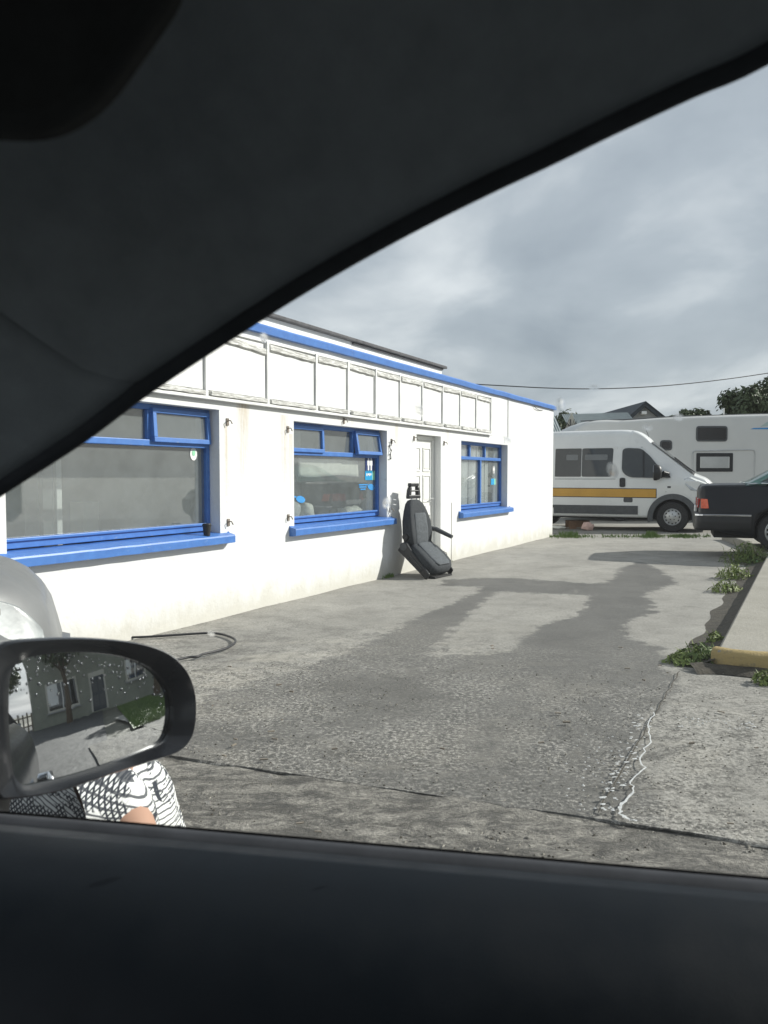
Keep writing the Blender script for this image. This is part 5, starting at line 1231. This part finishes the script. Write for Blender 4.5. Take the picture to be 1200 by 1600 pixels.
mb = MB(); mb.add([cp(-2.2,.62,.28),cp(1.0,.62,.28),cp(1.0,-1.1,.28),cp(-2.2,-1.1,.28)], [(0,1,2,3)]); mb.add([cp(-2.2,-1.1,.28),cp(1.0,-1.1,.28),cp(1.0,-1.1,1.16),cp(-2.2,-1.1,1.16)], [(0,1,2,3)])
mb.add([cp(-2.2,.62,.28),cp(-2.2,-1.1,.28),cp(-2.2,-1.1,1.1),cp(-2.2,.62,1.1)], [(0,1,2,3)]); mb.add([cp(.95,.62,.28),cp(.95,-1.1,.28),cp(.95,-1.1,1.0),cp(.95,.62,1.0)], [(0,1,2,3)]); mb.build('cabin_tub', M['trim'], own)
mb = MB(); mb.add([cp(-.55,.42,1.73),cp(-2.0,.36,1.68),cp(-2.0,-.9,1.68),cp(-.55,-.95,1.73)], [(0,1,2,3)]); mb.add([cp(-2.0,.36,1.68),cp(-2.2,.6,1.1),cp(-2.2,-1.1,1.1),cp(-2.0,-.9,1.68)], [(0,1,2,3)]); mb.build('headlining', M['headliner'], own)
rows = [[cp(.70+.22*k/6,v,1.02-.06*(k/6)**2) for k in range(7)] for v in np.linspace(.56,-1.05,12)]
MB().loft(rows, False, False).build('dashboard', M['door_trim'], own, 60)
for (ua, va) in ((1.35,.60),(-1.35,.60)):
    MB().lathe([(.001,-.01),(.19,-.01),(.20,0),(.30,-.005),(.32,.03),(.32,.18),(.29,.2)], 32, Matrix.Translation(cp(ua,va+.09,RZ+.32))).build('wheel', M['tyre'], own, 40)
    MB().lathe([(.001,-.01),(.19,-.01),(.20,0),(.30,-.005),(.32,.03),(.32,.18),(.29,.2)], 32, Matrix.Translation(cp(ua,-1.0,RZ+.32))).build('wheel', M['tyre'], own, 40)
# wet side window
pv = [cp(e.x, glassv(e.z)+.004, e.z) for e in EC]; nE = len(pv); sv = [cp(e.x if -.62 < e.x < .80 else (.80 if e.x > 0 else -.62), glassv(ZS)+.004, ZS+.002) for e in EC]
pane_o = MB().loft([pv, sv], False, False).build('side_window', M['car_pane'], own)
dm = MB(); rings_ = []
for q in (1.0,.88,.74,.58,.40,.2,.02):
    rings_.append([(q*math.cos(b), q*math.sin(b), .30*(1-q*q)**2) for b in [2*math.pi*k/14 for k in range(14)]])
dm.loft(rings_, True, True); drop_me = dm.mesh('water_drop', 60); drop_me.materials.append(M['water'])
up_g = (Vector(cp(0, glassv(1.5), 1.5)) - Vector(cp(0, glassv(1.2), 1.2))).normalized(); ug = Vector((1,0,0)); ng = ug.cross(up_g)
if ng.y > 0: ng = -ng
def drop(px, py, r_, st=1.0, rot=0.0):
    rr = ray(px, py); t_ = (VS + .009 - TUM*(EYE - ZS)) / (rr.dot(rV) + TUM*rr.z); q = w2c(CAM + rr*t_)
    o_ = part('water_drop', drop_me, pane_o); m3 = Matrix((ug, up_g, ng)).transposed().to_4x4()
    o_.matrix_local = Matrix.Translation(cp(*q)) @ m3 @ Matrix.Rotation(rot, 4, 'Z') @ Matrix.Diagonal((r_, r_*st, r_*.7, 1))
for (px, py, r_, st) in ((412,528,.0026,1.2),(604,786,.0024,1.6),(790,688,.0036,.6),(928,606,.0030,.7),(1012,668,.0030,.7),(957,735,.0030,1.8),(875,632,.0030,1.6),(415,1215,.006,.7),(900,1180,.005,.9),(640,1050,.004,.8),(330,990,.003,.8),(655,640,.0024,2.2),(1060,652,.003,.7)):
    drop(px, py, r_, st, rnd.uniform(-.4,.4))
for i in range(6):
    px = rnd.uniform(300,1190); py = rnd.uniform(900,1310); drop(px, py, rnd.uniform(.0012,.0042), rnd.uniform(.5,1.1), rnd.uniform(-.5,.5))

# ---------------------------------------------------------------- door mirror
PH, MAZ, RAD = 1058, Vector((.999,-.045,0)).normalized(), 1.4
MC = at(140, 1115, .85); nM = (MAZ - ray(140, PH).normalized()).normalized()
uM = Vector((0,0,1)).cross(nM).normalized(); vM = nM.cross(uM)
def mproj(px, py, off=0.0):
    r = ray(px, py); t_ = ((MC + nM*off - CAM).dot(nM)) / r.dot(nM); p = CAM + r*t_ - MC; return (p.dot(uM), p.dot(vM))
def mpt(a, b, off): return MC + uM*a + vM*b + nM*off
def own_local(p): u, v, z = w2c(p); return cp(u, v, z)
glass_px = [(12,1100),(14,1062),(22,1040),(42,1028),(80,1021),(120,1019),(170,1022),(210,1032),(240,1048),(260,1070),(268,1092),(269,1122),(263,1148),(250,1163),(220,1175),(170,1193),(120,1209),(70,1222),(42,1227),(26,1221),(18,1200),(13,1150)]
hous_px = [(-16,1100),(-14,1050),(-6,1018),(14,1003),(60,998),(120,996),(180,999),(230,1007),(266,1021),(290,1042),(304,1070),(309,1100),(307,1135),(299,1158),(280,1176),(240,1190),(180,1209),(110,1233),(60,1244),(20,1249),(-6,1243),(-16,1180)]
def dens(pl, n=3):
    out = []; m = len(pl)
    for i in range(m):
        P = [Vector(pl[(i+j) % m]) for j in (-1,0,1,2)]
        for k in range(n):
            t_ = k/n; q = .5*((2*P[1])+(-P[0]+P[2])*t_+(2*P[0]-5*P[1]+4*P[2]-P[3])*t_*t_+(-P[0]+3*P[1]-3*P[2]+P[3])*t_**3); out.append((q.x,q.y))
    return out
gl2 = dens([mproj(*p, -.012) for p in glass_px]); ho2 = dens([mproj(*p, .004) for p in hous_px])
gc = (sum(p[0] for p in ho2)/len(ho2), sum(p[1] for p in ho2)/len(ho2))
def sc(pl, f): return [(gc[0]+(p[0]-gc[0])*f, gc[1]+(p[1]-gc[1])*f) for p in pl]
mid = [((a[0]*.55+b[0]*.45), (a[1]*.55+b[1]*.45)) for a, b in zip(gl2, ho2)]
rings_ = [(gl2,-.016),(gl2,-.010),(mid,-.001),(sc(ho2,.975),.005),(ho2,.001),(sc(ho2,1.01),-.010),(sc(ho2,1.0),-.030),(sc(ho2,.94),-.055),(sc(ho2,.80),-.080),(sc(ho2,.5),-.095),(sc(ho2,.1),-.100)]
mh = MB().loft([[own_local(mpt(p[0],p[1],off)) for p in pl] for pl, off in rings_], True, False).build('door_mirror', M['mirror_black'], own, 28)
cen = mproj(140,1115); Cs = MC - nM*(RAD+.012)
gm = MB(); rows = []
for f in (1.01,.85,.68,.5,.33,.16,.02):
    r_ = []
    for p in gl2:
        a, b = cen[0]+(p[0]-cen[0])*f, cen[1]+(p[1]-cen[1])*f; r_.append(own_local(mpt(a, b, -.012 - (a*a+b*b)/(2*RAD))))
    rows.append(r_)
gm.loft(rows, True, False); n = len(gl2); gm.f.append(tuple(len(gm.v)-n+k for k in range(n)))
gm.build('mirror_glass', M['mirror'], mh, 80)
wd = MB()                                                     # rain beads on the mirror
for i in range(190):
    px = rnd.uniform(20,262); py = 1022 + abs(rnd.gauss(0,1))*38
    if py > 1215: continue
    a, b = mproj(px, py, -.012)
    if rnd.random() > .35 + .65*min(1,(1120-py)/60) and py > 1100: continue
    r_ = rnd.uniform(.0004,.0016); c_ = mpt(a, b, -.012 - (a*a+b*b)/(2*RAD) + .0004); ring_ = [[own_local(c_ + (uM*math.cos(t_)*1.0 + vM*math.sin(t_)*1.3)*r_*q + nM*r_*h_) for t_ in [2*math.pi*k/8 for k in range(8)]] for q, h_ in ((1,0),(.75,.35),(.3,.5))]
    wd.loft(ring_, True, True)
o = wd.build('rain_beads', M['bead'], mh, 60); o['kind'] = 'stuff'
# mirror foot reaching to the door
a0 = own_local(mpt(*mproj(-10,1205), -.05)); a1 = cp(.56,.66,1.03); a2 = cp(.60,.62,1.06)
MB().tube([a0, tuple((Vector(a0)+Vector(a1))/2 + Vector((0,0,-.01))), a1, a2], [.045,.05,.06,.06], 14).build('mirror_foot', M['plastic_black'], mh, 60)

# ================================================================== PERSON CROUCHING BY THE CAR
def skin_obj(name, verts, edges, radii, mat, parent, sub=2, root=0):
    me = bpy.data.meshes.new(name); me.from_pydata(verts, edges, []); me.materials.append(mat)
    o = bpy.data.objects.new(name, me); COL.objects.link(o); o.parent = parent
    m_ = o.modifiers.new('skin', 'SKIN'); m_.use_smooth_shade = True
    for i, sv_ in enumerate(me.skin_vertices[0].data): sv_.radius = radii[i] if isinstance(radii[i], tuple) else (radii[i], radii[i]); sv_.use_root = (i == root)
    s = o.modifiers.new('sub', 'SUBSURF'); s.levels = sub; s.render_levels = sub; return o
per = thing('person', 'crouching person in a white shirt with black line pattern, below the door mirror', 'person', (-.535, 1.55, -.05))
px0 = Vector((-.50, 1.55, -.035))
def rel(*p): return tuple(Vector(p) - px0)
J = dict(pel=(-.50,1.66,.40), wai=(-.51,1.62,.56), che=(-.54,1.55,.72), up=(-.56,1.50,.82), nk=(-.59,1.46,.89), hd=(-.61,1.435,.965), ht=(-.61,1.43,1.03),
  sR=(-.47,1.42,.845), eR=(-.365,1.29,.80), hR=(-.44,1.24,.58), sL=(-.68,1.57,.80), eL=(-.80,1.46,.60), hL=(-.66,1.33,.50),
  hipR=(-.42,1.62,.36), kR=(-.56,1.28,.44), aR=(-.44,1.52,.05), tR=(-.55,1.36,.0), hipL=(-.60,1.68,.36), kL=(-.80,1.40,.44), aL=(-.66,1.62,.05), tL=(-.77,1.47,.0))
rad = dict(pel=.15, wai=.13, che=.145, up=.11, nk=.05, hd=.078, ht=.05, sR=.058, eR=.042, hR=.027, sL=.058, eL=.042, hL=.027, hipR=.09, kR=.062, aR=.04, tR=.032, hipL=.09, kL=.062, aL=.04, tL=.032)
names = list(J); idx = {k: i for i, k in enumerate(names)}; V_ = [rel(*J[k]) for k in names]; Rr = [rad[k] for k in names]
ed = [(idx[a], idx[b]) for a, b in (('pel','wai'),('wai','che'),('che','up'),('up','nk'),('nk','hd'),('hd','ht'),('up','sR'),('sR','eR'),('eR','hR'),('up','sL'),('sL','eL'),('eL','hL'),('pel','hipR'),('hipR','kR'),('kR','aR'),('aR','tR'),('pel','hipL'),('hipL','kL'),('kL','aL'),('aL','tL'))]
for hk, el in (('hR','eR'),('hL','eL')):                      # palms and five fingers each
    h0 = Vector(rel(*J[hk])); d_ = (h0 - Vector(rel(*J[el]))).normalized(); sd_ = d_.cross(Vector((0,1,0))).normalized(); pal = len(V_); V_.append(tuple(h0 + d_*.07)); Rr.append((.032,.018)); ed.append((idx[hk], pal))
    for k, (off, ln) in enumerate(((-.036,.045),(-.026,.070),(-.008,.078),(.010,.072),(.027,.055))):
        b0 = h0 + d_*(.03 if k == 0 else .085) + sd_*off; b1 = b0 + d_*ln*.5 + sd_*(-.02 if k == 0 else 0); b2 = b1 + (d_ + Vector((-.3,-.2,0)))*ln*.45; i0 = len(V_)
        V_ += [tuple(b0), tuple(b1), tuple(b2)]; Rr += [.0095,.009,.007]; ed += [(pal, i0),(i0,i0+1),(i0+1,i0+2)]
body = skin_obj('body', V_, ed, Rr, M['skin'], per, 2, idx['pel'])
sh = ['pel','wai','che','up']; Vs = [rel(*J[k]) for k in sh]; rs = [.185,.165,.175,.125]
Vs += [rel(*J['sR']), tuple(Vector(rel(*J['sR'])).lerp(Vector(rel(*J['eR'])), .86)), rel(*J['sL']), tuple(Vector(rel(*J['sL'])).lerp(Vector(rel(*J['eL'])), .7)), tuple(Vector(rel(*J['up'])).lerp(Vector(rel(*J['nk'])), .5))]
rs += [.082,.078,.08,.075,.075]
skin_obj('shirt', Vs, [(0,1),(1,2),(2,3),(3,4),(4,5),(3,6),(6,7),(3,8)], rs, M['shirt'], per, 3)
tr_ = ['pel','hipR','kR','aR','hipL','kL','aL']; skin_obj('trousers', [rel(*J[k]) for k in tr_], [(0,1),(1,2),(2,3),(0,4),(4,5),(5,6)], [.165,.105,.078,.055,.105,.078,.055], M['jeans'], per, 2)
hb = MB().ellipsoid(rel(J['hd'][0]+.012,J['hd'][1]+.02,J['hd'][2]+.018), (.086,.09,.088), 18, 12); hb.v = [(p[0]+.006*mnoise.noise((p[0]*40,p[1]*40,p[2]*40)), p[1], p[2]) for p in hb.v]; hb.build('hair', M['hair'], per, 60)
nb_ = MB(); hd = Vector(rel(*J['hd'])); nb_.tube([tuple(hd+Vector((-.045,-.058,.015))), tuple(hd+Vector((-.058,-.078,-.012)))], [.008,.014], 8); nb_.build('nose', M['skin'], per, 60)
for sx in (-.03,.03): MB().ellipsoid(tuple(hd+Vector((-.045+sx,-.066-sx*.4,.018))), (.012,.008,.007), 10, 6).build('eye', M['white_plain'], per, 60)
MB().ellipsoid(tuple(hd+Vector((-.046,-.062,-.035))), (.022,.008,.006), 10, 6).build('mouth', M['lamp_red'], per, 60)
for k in ('R','L'):
    t0 = Vector(rel(*J['t'+k])); a0_ = Vector(rel(*J['a'+k])); mb = MB(); d_ = (t0-a0_); d_.z = 0; d_.normalize(); s_ = Vector((-d_.y,d_.x,0)); rows = []
    for l_, w_, h_ in ((-.07,.03,.07),(-.05,.04,.09),(.02,.042,.09),(.10,.045,.06),(.17,.045,.045),(.21,.03,.03)):
        c_ = a0_ + d_*l_; c_.z = 0; rows.append([tuple(c_+s_*w_*ca+Vector((0,0,h_*sb_))) for ca, sb_ in ((1,0),(1,.5),(.6,1),(-.6,1),(-1,.5),(-1,0))])
    mb.loft(rows).build('shoe', M['plastic_black'], per, 40)

# ================================================================== ACROSS THE ROAD (seen in the door mirror)
HX = 25.0
hs = thing('roadside_house', 'shaded olive grey house across the road, reflected in the door mirror', 'house', (HX, -1.0, 0), R(90))
# local x = world +y, local y = world -x ... facade looks back along the road
def hbx(y0, y1, x0, x1, z0, z1): return MB().box(y0+1.0, y1+1.0, -(x1-HX), -(x0-HX), z0, z1)
hbx(-4.1,11.0,HX,HX+7,-.1,5.4).build('wall', M['olive'], hs)
hbx(-4.3,11.2,HX-.25,HX+7.3,5.4,5.6).build('eaves', M['slate'], hs)
mb = MB(); mb.add([(-3.3,.3,5.6),(12.3,.3,5.6),(12.3,-3.5,8.2),(-3.3,-3.5,8.2),(-3.3,-7.4,5.6),(12.3,-7.4,5.6)], [(0,1,2,3),(3,2,5,4),(0,3,4),(1,5,2)]); mb.build('roof', M['slate'], hs)
def hwin(y0, y1, z0, z1):
    f_ = hbx(y0-.12,y1+.12,HX-.05,HX-.001,z0-.12,z1+.12).build('window', M['cream'], hs, None, .01)
    hbx(y0,y1,HX-.056,HX-.051,z0,z1).build('pane', M['van_glass'], f_); hbx(y0,(y0+y1)/2-.3,HX-.075,HX-.057,z0+.3,z1).build('curtain', M['white_plain'], f_)
    hbx((y0+y1)/2-.03,(y0+y1)/2+.03,HX-.08,HX-.057,z0,z1).build('mullion', M['upvc'], f_); hbx(y0-.2,y1+.2,HX-.14,HX-.051,z0-.2,z0-.121).build('sill', M['grey_render'], f_)
hwin(-2.9,-.9,.9,2.5); hwin(3.0,4.3,1.3,2.7); hwin(6.6,7.9,1.3,2.7)
d_ = hbx(.1,1.3,HX-.06,HX-.001,0,2.5).build('door', M['cream'], hs); lf = hbx(.22,1.18,HX-.075,HX-.061,.02,2.2).build('door_leaf', M['slate'], d_)
for (a_, b_, z0, z1) in ((.32,.66,1.2,1.95),(.74,1.08,1.2,1.95),(.32,.66,.25,1.0),(.74,1.08,.25,1.0)): hbx(a_,b_,HX-.088,HX-.076,z0,z1).build('door_panel', M['plastic_grey'], d_)
fn_ = thing('picket_fence', 'timber picket fence beside the house, reflected in the mirror', 'fence', (HX+.5, -4.2, 0), R(-90))
for i in range(16): MB().box(.3*i,.3*i+.10,-.02,.02,-.1,1.15+.08*(i%2)).build('picket', M['timber'], fn_)
for z in (.3,.9): B(0,4.9,.021,.06,z,z+.08).build('rail', M['timber'], fn_)
tree((HX+9,-9,0), 'leafy tree behind the picket fence, reflected in the mirror', 8, 3.2, 6.0, 3500, .28, 'trees across the road')
tree((HX-2.4,-1.4,0), 'low street tree with its crown over the house window, reflected in the mirror', 5.6, 1.7, 4.7, 2600, .16, 'trees across the road')
tree((HX-1.6,4.9,0), 'young street tree standing before the house, reflected in the mirror', 6.5, 2.2, 5.2, 2600, .2, 'trees across the road')
vb2 = MB().add([(9.2,1.7,.02),(22,1.9,.02),(22,4.2,.02),(12.5,3.9,.02),(9.6,2.6,.02)], [(0,1,2,3,4)]); 
bl = MB()
for i in range(9000):
    x = rnd.uniform(9.3,21.5); y = rnd.uniform(1.75, 2.5 + min(1.5,(x-9.2)*.4)); l_ = rnd.uniform(.05,.16)
    bl.add([(x-.012,y-.01,.0),(x+.012,y+.01,.0),(x+rnd.gauss(0,.04),y+rnd.gauss(0,.04),l_)], [(0,1,2)])
vb2.add(bl.v, bl.f); me = bpy.data.meshes.new('grass_verge'); me.from_pydata(vb2.v, [], vb2.f); me.materials.append(M['grass']); o = bpy.data.objects.new('grass_verge', me); COL.objects.link(o); stuff(o, 'bright green grass verge by the road, reflected in the mirror', 'grass')
